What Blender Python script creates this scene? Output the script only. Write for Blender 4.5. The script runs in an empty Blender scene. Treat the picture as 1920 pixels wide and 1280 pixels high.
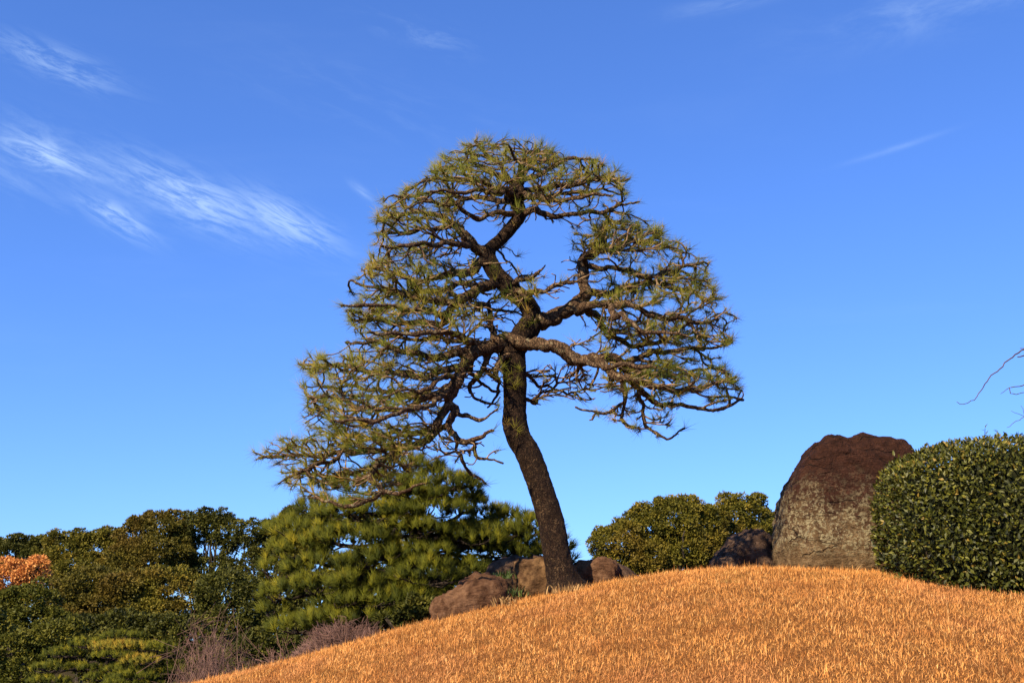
import bpy, bmesh, math, random
import numpy as np
from mathutils import Vector, Matrix, Quaternion, noise, kdtree

random.seed(7); rng = np.random.default_rng(7)
scene = bpy.context.scene
col = scene.collection
R = math.radians

# ------------------------------------------------------------------ camera
FPX = 2059.0                      # focal length in pixels of the 1920 px wide photograph
PITCH = R(15.2)
cam_d = bpy.data.cameras.new('camera'); cam = bpy.data.objects.new('camera', cam_d); col.objects.link(cam)
cam_d.sensor_width = 36.0; cam_d.lens = FPX / 1920 * 36.0
cam_d.clip_start = 0.05; cam_d.clip_end = 5000
cam.location = (0, 0, 0); cam.rotation_euler = (math.pi / 2 + PITCH, 0, 0)
scene.camera = cam
CP, SP = math.cos(PITCH), math.sin(PITCH)

def ray(px, py):
    u = (px - 960) / FPX; v = (640 - py) / FPX
    return np.array([u, CP - v * SP, SP + v * CP])
def at(px, py, Y):
    """the point at depth Y (metres north of the camera) seen at a place in the photograph"""
    d = ray(px, py); return d * (Y / d[1])
def mpp(Y, py=900):
    """metres per photograph pixel at depth Y"""
    return (Y / ray(960, py)[1]) / FPX

# ------------------------------------------------------------------ light
SUN = Vector((-0.45, -0.65, 0.62)).normalized()
sun_d = bpy.data.lights.new('sun', 'SUN'); sun_d.energy = 5.0; sun_d.angle = R(0.6); sun_d.color = (1.0, 0.84, 0.60)
sun = bpy.data.objects.new('sun', sun_d); col.objects.link(sun)
sun.rotation_euler = SUN.to_track_quat('Z', 'Y').to_euler(); sun.location = SUN * 60

scene.view_settings.view_transform = 'Standard'; scene.view_settings.look = 'None'
scene.view_settings.gamma = 1.0; scene.view_settings.exposure = 1.12
try: scene.view_settings.use_curve_mapping = False
except Exception: pass
scene.render.engine = 'CYCLES'
scene.cycles.max_bounces = 5; scene.cycles.diffuse_bounces = 3; scene.cycles.transmission_bounces = 3
scene.cycles.use_denoising = True

class NT:
    """small helper for node graphs"""
    def __init__(s, tree): s.t = tree; s.n = tree.nodes; s.l = tree.links
    def new(s, typ, **kw):
        nd = s.n.new(typ)
        for k, v in kw.items(): setattr(nd, k, v)
        return nd
    def link(s, a, b): s.l.new(a, b)
    def val(s, sock, v):
        if hasattr(v, 'links') or isinstance(v, bpy.types.NodeSocket): s.l.new(v, sock)
        else: sock.default_value = v
    def math(s, op, a, b=0.0, c=0.0, clamp=False):
        m = s.new('ShaderNodeMath', operation=op, use_clamp=clamp)
        for i, v in enumerate((a, b, c)): s.val(m.inputs[i], v)
        return m.outputs[0]
    def mix(s, fac, a, b, blend='MIX'):
        m = s.new('ShaderNodeMix', data_type='RGBA', blend_type=blend)
        s.val(m.inputs[0], fac)
        for i, v in ((6, a), (7, b)):
            if isinstance(v, tuple): m.inputs[i].default_value = (*v[:3], 1)
            else: s.l.new(v, m.inputs[i])
        return m.outputs[2]
    def ramp(s, fac, stops, interp='LINEAR'):
        r = s.new('ShaderNodeValToRGB'); r.color_ramp.interpolation = interp
        el = r.color_ramp.elements
        while len(el) < len(stops): el.new(0.5)
        for e, (p, c) in zip(el, stops):
            e.position = p; e.color = (*c, 1) if isinstance(c, tuple) else (c, c, c, 1)
        s.val(r.inputs[0], fac); return r.outputs[0]
    def noise(s, vec, scale, detail=4, rough=0.55, dist=0.0):
        n = s.new('ShaderNodeTexNoise'); n.inputs['Scale'].default_value = scale
        n.inputs['Detail'].default_value = detail; n.inputs['Roughness'].default_value = rough
        n.inputs['Distortion'].default_value = dist
        if vec is not None: s.l.new(vec, n.inputs['Vector'])
        return n.outputs[0]
    def smooth(s, x, a, b):
        m = s.new('ShaderNodeMapRange', interpolation_type='SMOOTHSTEP')
        s.val(m.inputs[0], x); m.inputs[1].default_value = a; m.inputs[2].default_value = b
        return m.outputs[0]

# ------------------------------------------------------------------ sky with thin cirrus
world = bpy.data.worlds.new('World'); scene.world = world; world.use_nodes = True
W = NT(world.node_tree); W.n.clear()
sky = W.new('ShaderNodeTexSky', sky_type='NISHITA'); sky.sun_disc = False
sky.sun_elevation = math.asin(SUN.z); sky.sun_rotation = math.atan2(SUN.x, SUN.y)
sky.altitude = 30; sky.air_density = 1.0; sky.dust_density = 0.25; sky.ozone_density = 1.6
hs = W.new('ShaderNodeHueSaturation'); hs.inputs['Saturation'].default_value = 1.0; hs.inputs['Value'].default_value = 1.0
W.link(sky.outputs[0], hs.inputs['Color'])
tint = W.mix(1.0, hs.outputs[0], (0.45, 0.70, 1.22), 'MULTIPLY')
gm = W.new('ShaderNodeGamma'); gm.inputs['Gamma'].default_value = .84; W.link(tint, gm.inputs['Color'])
tint = W.mix(1.0, gm.outputs[0], (.88, 1.03, 1.235), 'MULTIPLY')
tc = W.new('ShaderNodeTexCoord')
sep = W.new('ShaderNodeSeparateXYZ'); W.link(tc.outputs['Generated'], sep.inputs[0])
az = W.math('ARCTAN2', sep.outputs[0], sep.outputs[1]); el = W.math('ARCSINE', sep.outputs[2])
def azel(px, py):
    d = ray(px, py); d = d / np.linalg.norm(d); return math.atan2(d[0], d[1]), math.asin(d[2])
def wisp(px, py, hl, hw, ang, amp, seed, sx=5.0, sy=22.0, lo=0.42, hi=0.78, dist=.55):
    """one streak of cirrus: a soft long mask times stretched noise; ang in degrees, downwards to the right"""
    a0, e0 = azel(px, py); c, s_ = math.cos(R(ang)), math.sin(R(ang))
    da = W.math('SUBTRACT', az, a0); de = W.math('SUBTRACT', e0, el)
    u = W.math('ADD', W.math('MULTIPLY', da, c), W.math('MULTIPLY', de, s_))
    v = W.math('SUBTRACT', W.math('MULTIPLY', de, c), W.math('MULTIPLY', da, s_))
    mu = W.math('POWER', W.math('MULTIPLY', u, FPX / hl), 2); mv = W.math('POWER', W.math('MULTIPLY', v, FPX / hw), 2)
    mask = W.math('EXPONENT', W.math('MULTIPLY', W.math('ADD', mu, mv), -1.0))
    cmb = W.new('ShaderNodeCombineXYZ')
    W.link(W.math('MULTIPLY', u, sx), cmb.inputs[0]); W.link(W.math('MULTIPLY', v, sy), cmb.inputs[1]); cmb.inputs[2].default_value = seed
    n = W.smooth(W.noise(cmb.outputs[0], 2.6, 12, 0.68, dist), lo, hi)
    return W.math('MULTIPLY', W.math('MULTIPLY', mask, n), amp)
ws = [wisp(330, 368, 330, 40, 15, .24, 1.3), wisp(85, 292, 75, 24, 12, .55, 4.1, 8, 40, .36, .62), wisp(360, 372, 130, 38, 17, .42, 7.7, 8, 48, .38, .64),
      wisp(540, 415, 90, 30, 22, .45, 2.2, 8, 50, .38, .62), wisp(220, 408, 62, 20, 24, .5, 9.4, 8, 44, .36, .62), wisp(40, 345, 120, 30, 20, .16, 12.2),
      wisp(110, 120, 95, 24, 10, .30, 5.0, 8, 40, .38, .64), wisp(790, 66, 110, 26, 12, .13, 3.3, 7, 26), wisp(1800, 0, 260, 40, -3, .19, 8.8, 5, 16, .32, .8),
      wisp(1680, 278, 75, 5, -9, .13, 6.6, 5, 20, .2, .6, .2), wisp(680, 360, 28, 8, 35, .22, 10.6, 8, 30, .3, .7), wisp(680, 190, 300, 60, 12, .05, 14.6),
      wisp(1380, 2, 120, 14, -4, .13, 16.0, 6, 26, .3, .7)]
tot = ws[0]
for w_ in ws[1:]: tot = W.math('ADD', tot, w_)
# faint veil over the whole sky so that it goes on outside the picture as inside it
cmb = W.new('ShaderNodeCombineXYZ'); W.link(W.math('ADD', az, W.math('MULTIPLY', el, -.3)), cmb.inputs[0]); W.link(W.math('MULTIPLY', el, 5.0), cmb.inputs[1])
tot = W.math('ADD', tot, W.math('MULTIPLY', W.smooth(W.noise(cmb.outputs[0], 2.0, 6, .6, .5), .5, .85), .045), clamp=True)
SKY_K = 0.092
cl = W.mix(tot, tint, (4.0, 5.2, 6.6))
bg = W.new('ShaderNodeBackground'); bg.inputs['Strength'].default_value = SKY_K
W.link(cl, bg.inputs['Color'])
out = W.new('ShaderNodeOutputWorld'); W.link(bg.outputs[0], out.inputs['Surface'])

# ------------------------------------------------------------------ materials
def material(name, build):
    m = bpy.data.materials.new(name); m.use_nodes = True
    t = NT(m.node_tree); t.n.clear(); o = t.new('ShaderNodeOutputMaterial')
    sh = build(t); t.link(sh, o.inputs['Surface']); return m
def pbsdf(t, color, rough=0.8, spec=0.3, normal=None):
    p = t.new('ShaderNodeBsdfPrincipled')
    if isinstance(color, tuple): p.inputs['Base Color'].default_value = (*color, 1)
    else: t.link(color, p.inputs['Base Color'])
    t.val(p.inputs['Roughness'], rough)
    p.inputs['Specular IOR Level'].default_value = spec
    if normal is not None: t.link(normal, p.inputs['Normal'])
    return p.outputs[0]
def attr(t, name='rnd'):
    a = t.new('ShaderNodeAttribute'); a.attribute_name = name; return a.outputs['Fac']
def bump(t, h, strength, dist):
    b = t.new('ShaderNodeBump'); b.inputs['Strength'].default_value = strength; b.inputs['Distance'].default_value = dist
    t.link(h, b.inputs['Height']); return b.outputs[0]
def wpos(t): return t.new('ShaderNodeNewGeometry').outputs['Position']
def opos(t): return t.new('ShaderNodeTexCoord').outputs['Object']

def leafmat(name, stops, trans=0.25, rough=0.5, spec=0.3, patch=None, patch_scale=1.0, obj_random=False):
    def b(t):
        r = attr(t)
        if obj_random:
            oi = t.new('ShaderNodeObjectInfo'); r = t.math('FRACT', t.math('ADD', r, t.math('MULTIPLY', oi.outputs['Random'], .999)))
        c = t.ramp(r, stops)
        if patch:
            f = t.smooth(t.noise(wpos(t), patch_scale, 3), .45, .7)
            c = t.mix(t.math('MULTIPLY', f, patch[1]), c, patch[0])
        s = pbsdf(t, c, rough, spec)
        if trans > 0:
            tr = t.new('ShaderNodeBsdfTranslucent'); t.link(c, tr.inputs['Color'])
            mx = t.new('ShaderNodeMixShader'); mx.inputs[0].default_value = trans
            t.link(s, mx.inputs[1]); t.link(tr.outputs[0], mx.inputs[2]); s = mx.outputs[0]
        return s
    return material(name, b)

def bark(name, dark, mid, light, scale=1.0, bumpd=0.012, lichen=None):
    def b(t):
        p = opos(t)
        mp = t.new('ShaderNodeMapping'); mp.inputs['Scale'].default_value = (1, 1, .55); t.link(p, mp.inputs[0])
        n0 = t.noise(p, 9 * scale, 4)
        warp = t.new('ShaderNodeMix', data_type='VECTOR'); warp.inputs[0].default_value = .10
        t.link(mp.outputs[0], warp.inputs[4])
        nn = t.new('ShaderNodeTexNoise'); nn.inputs['Scale'].default_value = 14 * scale; t.link(mp.outputs[0], nn.inputs['Vector'])
        t.link(nn.outputs['Color'], warp.inputs[5])
        v = t.new('ShaderNodeTexVoronoi', feature='DISTANCE_TO_EDGE'); v.inputs['Scale'].default_value = 26 * scale; t.link(warp.outputs[1], v.inputs['Vector'])
        v2 = t.new('ShaderNodeTexVoronoi', feature='F1'); v2.inputs['Scale'].default_value = 26 * scale; t.link(warp.outputs[1], v2.inputs['Vector'])
        plate = t.smooth(v.outputs['Distance'], .0, .16)
        fine = t.noise(p, 70 * scale, 4, .65)
        sp = t.new('ShaderNodeSeparateColor'); t.link(v2.outputs['Color'], sp.inputs[0])
        c = t.mix(sp.outputs[0], mid, light)
        c = t.mix(t.smooth(n0, .35, .7), mid, c)
        c = t.mix(t.smooth(fine, .3, .75), dark, c)
        c = t.mix(plate, dark, c)
        if lichen:
            lf = t.math('MULTIPLY', t.smooth(t.noise(p, 17, 5, .6), .56, .70), .75)
            c = t.mix(lf, c, lichen)
        h = t.math('ADD', t.math('MULTIPLY', plate, .8), t.math('MULTIPLY', fine, .5))
        return pbsdf(t, c, .9, .15, bump(t, h, .9, bumpd))
    return material(name, b)

M = {}
M['trunk'] = bark('pine_trunk_bark', (.008, .004, .0025), (.034, .016, .008), (.21, .125, .06), 1.9, .014)
M['branch'] = bark('pine_branch_bark', (.026, .014, .007), (.135, .078, .04), (.33, .21, .11), 1.3, .012, lichen=(.25, .215, .12))
M['twig'] = material('pine_twig_bark', lambda t: pbsdf(t, t.ramp(t.noise(wpos(t), 22, 3), [(.3, (.035, .02, .011)), (.5, (.125, .076, .04)), (.72, (.31, .205, .108))]), .9, .15))
M['needle'] = leafmat('pine_needles', [(0, (.045, .065, .010)), (.25, (.10, .122, .016)), (.55, (.18, .175, .022)), (.8, (.27, .225, .030)), (.95, (.36, .245, .036)), (1, (.40, .19, .05))], .25, .6, .10, obj_random=True)
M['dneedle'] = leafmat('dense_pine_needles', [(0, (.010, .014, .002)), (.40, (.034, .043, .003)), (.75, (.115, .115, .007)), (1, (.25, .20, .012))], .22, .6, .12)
M['dneedle_yellow'] = leafmat('yellowed_pine_needles', [(0, (.05, .065, .008)), (.5, (.16, .14, .016)), (.85, (.29, .19, .02)), (1, (.38, .20, .025))], .2, .6, .12)
M['dbark'] = bark('dark_pine_bark', (.012, .008, .006), (.05, .034, .024), (.11, .08, .055), .8, .012)
M['oldneedle'] = leafmat('old_brown_needles', [(0, (.07, .035, .018)), (1, (.19, .095, .045))], .1, .7, .2)

def rockmat(name, cols, s=1.0, moss=None, crack=True):
    def b(t):
        p = opos(t)
        n1 = t.noise(p, 3.2 * s, 6, .6); n2 = t.noise(p, 13 * s, 6, .65); n3 = t.noise(p, 55 * s, 4, .7)
        f = t.math('ADD', t.math('MULTIPLY', n1, .5), t.math('ADD', t.math('MULTIPLY', n2, .35), t.math('MULTIPLY', n3, .15)))
        c = t.ramp(f, [(.34, cols[0]), (.48, cols[1]), (.62, cols[2])])
        if moss:
            c = t.mix(t.math('MULTIPLY', t.smooth(t.noise(p, 6 * s, 6, .7), .52, .66), .8), c, moss)
        mp = t.new('ShaderNodeMapping'); mp.inputs['Scale'].default_value = (.7, .7, 2.4); mp.inputs['Rotation'].default_value = (.15, .25, 0); t.link(p, mp.inputs[0])
        st = t.noise(mp.outputs[0], 8 * s, 6, .65, .5)
        h = t.math('ADD', t.math('MULTIPLY', n2, .6), t.math('ADD', t.math('MULTIPLY', st, .7), t.math('MULTIPLY', n3, .25)))
        return pbsdf(t, c, .92, .12, bump(t, h, .9, .05 / s))
    return material(name, b)
M['rock'] = rockmat('brown_rock', [(.024, .010, .005), (.072, .034, .017), (.14, .075, .04)], 1.6)
M['rock_dry'] = rockmat('dry_rock', [(.024, .011, .005), (.07, .036, .016), (.16, .09, .04)], 1.6)
M['rock_dark'] = rockmat('dark_rock', [(.018, .010, .006), (.052, .030, .019), (.11, .067, .043)], 1.6)
def boulder(t):
    p = opos(t); sx = t.new('ShaderNodeSeparateXYZ'); t.link(p, sx.inputs[0])
    n1 = t.noise(p, 2.6, 6, .6); n2 = t.noise(p, 12, 7, .7); n3 = t.noise(p, 48, 5, .7)
    brown = t.ramp(n2, [(.3, (.017, .0062, .0036)), (.5, (.042, .0155, .0085)), (.7, (.078, .031, .017))])
    tan = t.ramp(t.noise(p, 9, 7, .7), [(.3, (.06, .035, .016)), (.5, (.155, .095, .044)), (.68, (.28, .19, .098))])
    # lichen covers the lower part with a ragged upper edge
    hgt = t.math('ADD', sx.outputs[2], t.math('MULTIPLY', sx.outputs[0], .10))
    edge = t.math('ADD', hgt, t.math('ADD', t.math('MULTIPLY', t.math('SUBTRACT', n2, .5), 1.7), t.math('MULTIPLY', t.math('SUBTRACT', n1, .5), .9)))
    base = t.mix(t.smooth(edge, .84, .16), brown, tan)
    spots = t.smooth(t.math('ADD', t.math('MULTIPLY', n3, .40), t.math('MULTIPLY', t.noise(p, 20, 7, .75), .60)), .49, .55)
    band = t.math('MULTIPLY', t.smooth(t.math('ADD', hgt, t.math('MULTIPLY', t.math('SUBTRACT', n1, .5), .9)), 1.02, .42), t.smooth(hgt, .10, .34))
    c = t.mix(t.math('MULTIPLY', t.math('MULTIPLY', spots, band), .85), base, (.36, .30, .17))
    dk = t.math('MULTIPLY', t.smooth(t.noise(p, 22, 5, .7), .58, .68), .7)
    c = t.mix(dk, c, (.035, .02, .013))
    mp = t.new('ShaderNodeMapping'); mp.inputs['Scale'].default_value = (.6, .6, 2.6); mp.inputs['Rotation'].default_value = (0, .12, 0); t.link(p, mp.inputs[0])
    wv = t.new('ShaderNodeMix', data_type='VECTOR'); wv.inputs[0].default_value = .22; t.link(mp.outputs[0], wv.inputs[4])
    wn = t.new('ShaderNodeTexNoise'); wn.inputs['Scale'].default_value = 5; wn.inputs['Detail'].default_value = 6; t.link(p, wn.inputs['Vector']); t.link(wn.outputs['Color'], wv.inputs[5])
    cv = t.new('ShaderNodeTexVoronoi', feature='DISTANCE_TO_EDGE'); cv.inputs['Scale'].default_value = 2.3; t.link(wv.outputs[1], cv.inputs['Vector'])
    crack = t.math('MULTIPLY', t.smooth(cv.outputs['Distance'], .022, .0), t.smooth(n1, .45, .6))
    c = t.mix(t.math('MULTIPLY', crack, .85), c, (.012, .007, .005))
    st = t.noise(mp.outputs[0], 6, 8, .7, .6)
    h = t.math('SUBTRACT', t.math('ADD', t.math('MULTIPLY', st, .9), t.math('ADD', t.math('MULTIPLY', n2, .6), t.math('MULTIPLY', n3, .4))), t.math('MULTIPLY', crack, .6))
    return pbsdf(t, c, .92, .12, bump(t, h, 1.0, .08))
M['boulder'] = material('lichen_boulder', boulder)

def ground_shader(t):
    p = wpos(t)
    straw = t.ramp(t.noise(p, 38, 5, .7), [(.3, (.05, .02, .007)), (.55, (.14, .06, .02)), (.75, (.25, .115, .038))])
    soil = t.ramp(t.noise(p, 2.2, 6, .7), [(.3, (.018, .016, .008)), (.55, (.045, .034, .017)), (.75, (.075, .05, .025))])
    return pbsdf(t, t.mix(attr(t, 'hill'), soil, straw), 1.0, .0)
M['ground'] = material('ground', ground_shader)
def grass_shader(t):
    p = wpos(t); r = attr(t)
    c = t.ramp(r, [(0, (.08, .026, .006)), (.22, (.31, .12, .026)), (.48, (.66, .285, .068)), (.8, (.80, .375, .10)), (1, (.90, .53, .19))])
    n = t.noise(p, 1.6, 4, .6); n2 = t.noise(p, 5.5, 4, .65)
    c = t.mix(t.math('MULTIPLY', t.smooth(n, .50, .68), .42), c, (.52, .19, .05))
    c = t.mix(t.math('MULTIPLY', t.smooth(n2, .54, .68), .6), c, (.27, .155, .045))
    c = t.mix(t.math('MULTIPLY', t.smooth(t.noise(p, 19, 4, .6), .55, .68), .45), c, (.24, .11, .035))
    c = t.mix(t.math('MULTIPLY', t.smooth(t.noise(p, 3.1, 5, .65), .60, .72), .45), c, (.25, .205, .05))
    c = t.mix(t.math('MULTIPLY', t.smooth(t.noise(p, .9, 4, .6), .50, .66), .30), c, (.62, .26, .11))
    s = pbsdf(t, c, .7, .2)
    tr = t.new('ShaderNodeBsdfTranslucent'); t.link(c, tr.inputs['Color'])
    mx = t.new('ShaderNodeMixShader'); mx.inputs[0].default_value = .25
    t.link(s, mx.inputs[1]); t.link(tr.outputs[0], mx.inputs[2]); return mx.outputs[0]
M['grass'] = material('dry_grass', grass_shader)
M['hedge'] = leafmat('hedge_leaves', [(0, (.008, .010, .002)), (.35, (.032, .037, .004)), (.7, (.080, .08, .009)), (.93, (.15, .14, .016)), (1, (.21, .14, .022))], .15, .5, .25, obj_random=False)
M['hedge_core'] = material('hedge_shade_core', lambda t: pbsdf(t, t.ramp(t.noise(wpos(t), 18, 4), [(.35, (.006, .008, .003)), (.7, (.022, .022, .010))]), .95, .05))  # near-black colour of the core, shade between the leaves put into it
M['wood_bark'] = bark('grey_bark', (.02, .015, .011), (.07, .052, .038), (.15, .12, .09), .5, .02)
M['greyrod'] = material('bare_twig_bark', lambda t: pbsdf(t, t.ramp(t.noise(wpos(t), 6, 3), [(.3, (.075, .042, .034)), (.7, (.21, .12, .095))]), .9, .1))
M['thin_twig'] = material('thin_twig_bark', lambda t: pbsdf(t, t.ramp(t.noise(wpos(t), 9, 3), [(.3, (.05, .03, .025)), (.7, (.10, .065, .05))]), .9, .1))
M['bare'] = M['greyrod']

# ------------------------------------------------------------------ builders
def props(o, label=None, cat=None, group=None, kind=None):
    if label: o['label'] = label
    if cat: o['category'] = cat
    if group: o['group'] = group
    if kind: o['kind'] = kind
    return o
def mesh(name, V, F, rnd=None, smooth=False, extra=None):
    """V (n,3), F list of (m,k) index arrays"""
    V = np.asarray(V, np.float32)
    if not isinstance(F, (list, tuple)): F = [F]
    F = [np.asarray(f, np.int32) for f in F if len(f)]
    me = bpy.data.meshes.new(name)
    me.vertices.add(len(V)); me.vertices.foreach_set('co', V.ravel())
    nl = sum(f.size for f in F); npoly = sum(len(f) for f in F)
    me.loops.add(nl); me.loops.foreach_set('vertex_index', np.concatenate([f.ravel() for f in F]))
    starts = []; s = 0
    for f in F:
        starts.append(s + np.arange(len(f)) * f.shape[1]); s += f.size
    me.polygons.add(npoly); me.polygons.foreach_set('loop_start', np.concatenate(starts).astype(np.int32))
    me.update(calc_edges=True)
    if smooth: me.polygons.foreach_set('use_smooth', np.ones(npoly, bool))
    if rnd is not None:
        a = me.attributes.new('rnd', 'FLOAT', 'POINT'); a.data.foreach_set('value', np.asarray(rnd, np.float32))
    for k, v in (extra or {}).items():
        a = me.attributes.new(k, 'FLOAT', 'POINT'); a.data.foreach_set('value', np.asarray(v, np.float32))
    return me
def link(name, me, mat=None, parent=None, loc=None):
    o = bpy.data.objects.new(name, me); col.objects.link(o)
    if mat is not None and len(me.materials) == 0: me.materials.append(mat)
    if parent is not None: o.parent = parent
    if loc is not None: o.location = loc
    return o
def obj(name, V, F, mat, parent=None, rnd=None, smooth=False, extra=None, origin=None):
    """a mesh object from world-space vertices; a child is stored relative to its thing's base"""
    off = np.zeros(3)
    p = parent
    while p is not None: off = off + np.array(p.location); p = p.parent
    if origin is not None: off = off + np.asarray(origin)
    o = link(name, mesh(name, np.asarray(V) - off, F, rnd, smooth, extra), mat, parent)
    if origin is not None: o.location = tuple(np.asarray(origin))
    return o
def empty(name, loc, label, cat, group=None):
    o = bpy.data.objects.new(name, None); col.objects.link(o); o.location = tuple(float(v) for v in loc)
    o.empty_display_size = .2
    return props(o, label, cat, group)
class Geo:
    """collects pieces of equal or mixed polygon size"""
    def __init__(s): s.V = []; s.F = {}; s.r = []; s.n = 0
    def add(s, V, F, r=0.5):
        V = np.asarray(V); F = np.asarray(F)
        s.V.append(V); s.F.setdefault(F.shape[1], []).append(F + s.n); s.n += len(V)
        s.r.append(np.broadcast_to(np.asarray(r, float), (len(V),)))
    def build(s, name, mat, parent=None, smooth=False, origin=None):
        return obj(name, np.concatenate(s.V), [np.concatenate(f) for f in s.F.values()], mat, parent, np.concatenate(s.r), smooth, None, origin)

def unit(v):
    v = np.asarray(v, float); return v / (np.linalg.norm(v, axis=-1, keepdims=True) + 1e-12)
def perp(d):
    """two unit vectors square to each row of d"""
    d = unit(d); a = np.where(np.abs(d[..., 2:3]) < .9, np.array([0, 0, 1.]), np.array([1., 0, 0]))
    u = unit(np.cross(d, a)); return u, np.cross(d, u)

def tube(P, rad, sides=8, rough=0.0, seed=0, cap=True):
    """a bent tapering tube along the points P; rough = relative unevenness of the surface"""
    P = np.asarray(P, float); n = len(P); rad = np.asarray(rad, float)
    T = np.gradient(P, axis=0); T = unit(T)
    u = perp(T[0:1])[0][0]; U = []
    for i in range(n):
        u = u - T[i] * np.dot(u, T[i]); u = u / (np.linalg.norm(u) + 1e-12); U.append(u)
    U = np.array(U); B = np.cross(T, U)
    a = np.linspace(0, 2 * np.pi, sides, endpoint=False)
    rr = np.repeat(rad[:, None], sides, 1)
    if rough > 0:
        g = np.random.default_rng(seed); ph = g.uniform(0, 6.28, 6); s = np.arange(n)[:, None]
        rr = rr * (1 + rough * (.5 * np.sin(2 * a + ph[0] + s * .35) + .35 * np.sin(3 * a + ph[1] - s * .5) + .5 * g.normal(0, .6, (n, sides))))
    V = P[:, None, :] + rr[..., None] * (np.cos(a)[None, :, None] * U[:, None, :] + np.sin(a)[None, :, None] * B[:, None, :])
    V = V.reshape(-1, 3)
    i = np.arange(n - 1)[:, None] * sides; j = np.arange(sides)[None, :]; k = (j + 1) % sides
    F = np.stack([i + j, i + k, i + sides + k, i + sides + j], -1).reshape(-1, 4)
    if cap:
        V = np.concatenate([V, [P[-1] + T[-1] * rad[-1]]]); L = (n - 1) * sides; tip = len(V) - 1
        Ft = np.stack([L + np.arange(sides), L + (np.arange(sides) + 1) % sides, np.full(sides, tip)], -1)
        F = np.concatenate([F, np.concatenate([Ft, Ft[:, 2:3]], 1)[:0]]) if False else F
        return V, F, Ft
    return V, F, np.zeros((0, 3), int)
def add_tube(g, P, rad, sides=8, rough=0.0, seed=0, r=.5):
    V, F, Ft = tube(P, rad, sides, rough, seed)
    base = g.n; g.add(V, F, r)
    if len(Ft): g.F.setdefault(3, []).append(Ft + base)
def resample(P, step):
    P = np.asarray(P, float); s = np.r_[0, np.cumsum(np.linalg.norm(np.diff(P[:, :3], axis=0), axis=1))]
    n = max(2, int(math.ceil(s[-1] / step)) + 1); q = np.linspace(0, s[-1], n)
    # Catmull-Rom through the traced points
    out = []
    for x in q:
        i = min(max(np.searchsorted(s, x) - 1, 0), len(P) - 2); t = (x - s[i]) / max(s[i + 1] - s[i], 1e-9)
        p0 = P[max(i - 1, 0)]; p1 = P[i]; p2 = P[i + 1]; p3 = P[min(i + 2, len(P) - 1)]
        out.append(.5 * ((2 * p1) + (-p0 + p2) * t + (2 * p0 - 5 * p1 + 4 * p2 - p3) * t * t + (-p0 + 3 * p1 - 3 * p2 + p3) * t ** 3))
    return np.array(out)

# ------------------------------------------------------------------ terrain: a lawn mound, low ground behind it
YC = 10.4
SIL = [(-900, 1560), (-300, 1440), (100, 1350), (330, 1291), (380, 1279), (500, 1250), (600, 1224), (700, 1196), (800, 1167), (900, 1142), (1000, 1121), (1100, 1101), (1200, 1084),
       (1300, 1072), (1400, 1067), (1500, 1068), (1600, 1072), (1700, 1077), (1800, 1084), (1920, 1096), (2300, 1140), (3000, 1260)]
sx_ = np.array([ray(a, b)[0] / ray(a, b)[1] for a, b in SIL]); se_ = np.array([ray(a, b)[2] / ray(a, b)[1] for a, b in SIL])
zk_x = sx_ * YC; zk_z = se_ * YC
LOW = -3.4
def softmax(a, b, k=.35): return k * np.logaddexp(a / k, b / k)
def height(x, y):
    x = np.asarray(x, float); y = np.asarray(y, float)
    zc = np.interp(x, zk_x, zk_z) * .5 + .25 * (np.interp(x - .35, zk_x, zk_z) + np.interp(x + .35, zk_x, zk_z))
    d = YC - y
    front = zc - .27 * (np.sqrt(d * d + 4.0) - 2.0); back = zc - .62 * (np.sqrt(d * d + 4.0) - 2.0)
    z = np.where(d >= 0, front, back)
    low = LOW + 1.4 * np.exp(-((y) / 7.0) ** 2)
    return softmax(z, low)
for _ in range(25):
    yy = np.linspace(6, 12, 121)
    for k in range(len(sx_)):
        e = height(sx_[k] * yy, yy) / yy
        zk_z[k] += .7 * (se_[k] - e.max()) * YC
gx = np.unique(np.concatenate([np.linspace(-7, 9, 97), np.linspace(-40, 40, 41), np.linspace(-1500, 1500, 41)]))
gy = np.unique(np.concatenate([np.linspace(2, 14, 73), np.linspace(-20, 60, 41), np.linspace(-600, 2500, 41)]))
GX, GY = np.meshgrid(gx, gy); GZ = height(GX, GY)
far = np.clip((np.hypot(GX, GY) - 16) / 10, 0, 1)
GZ = GZ + far * .25 * np.sin(GX * .31) * np.cos(GY * .27) * (np.hypot(GX, GY) < 120)
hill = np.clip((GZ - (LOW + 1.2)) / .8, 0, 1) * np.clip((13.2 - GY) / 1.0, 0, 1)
hill = hill * (1 - .85 * ((((GX - 4.60) / 1.36) ** 4 + ((GY - 9.05) / .78) ** 4) < 1.1))  # dark bare soil under the hedge also stands in for its base shade
nx, ny = len(gx), len(gy); idx = np.arange(nx * ny).reshape(ny, nx)
F = np.stack([idx[:-1, :-1], idx[:-1, 1:], idx[1:, 1:], idx[1:, :-1]], -1).reshape(-1, 4)
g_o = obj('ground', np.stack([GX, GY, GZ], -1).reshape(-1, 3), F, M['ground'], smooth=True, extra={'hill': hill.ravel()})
props(g_o, 'straw covered mound of ground with low dark ground behind', 'ground', kind='structure')
def hz(x, y): return float(height(np.array([x]), np.array([y]))[0])

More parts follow.
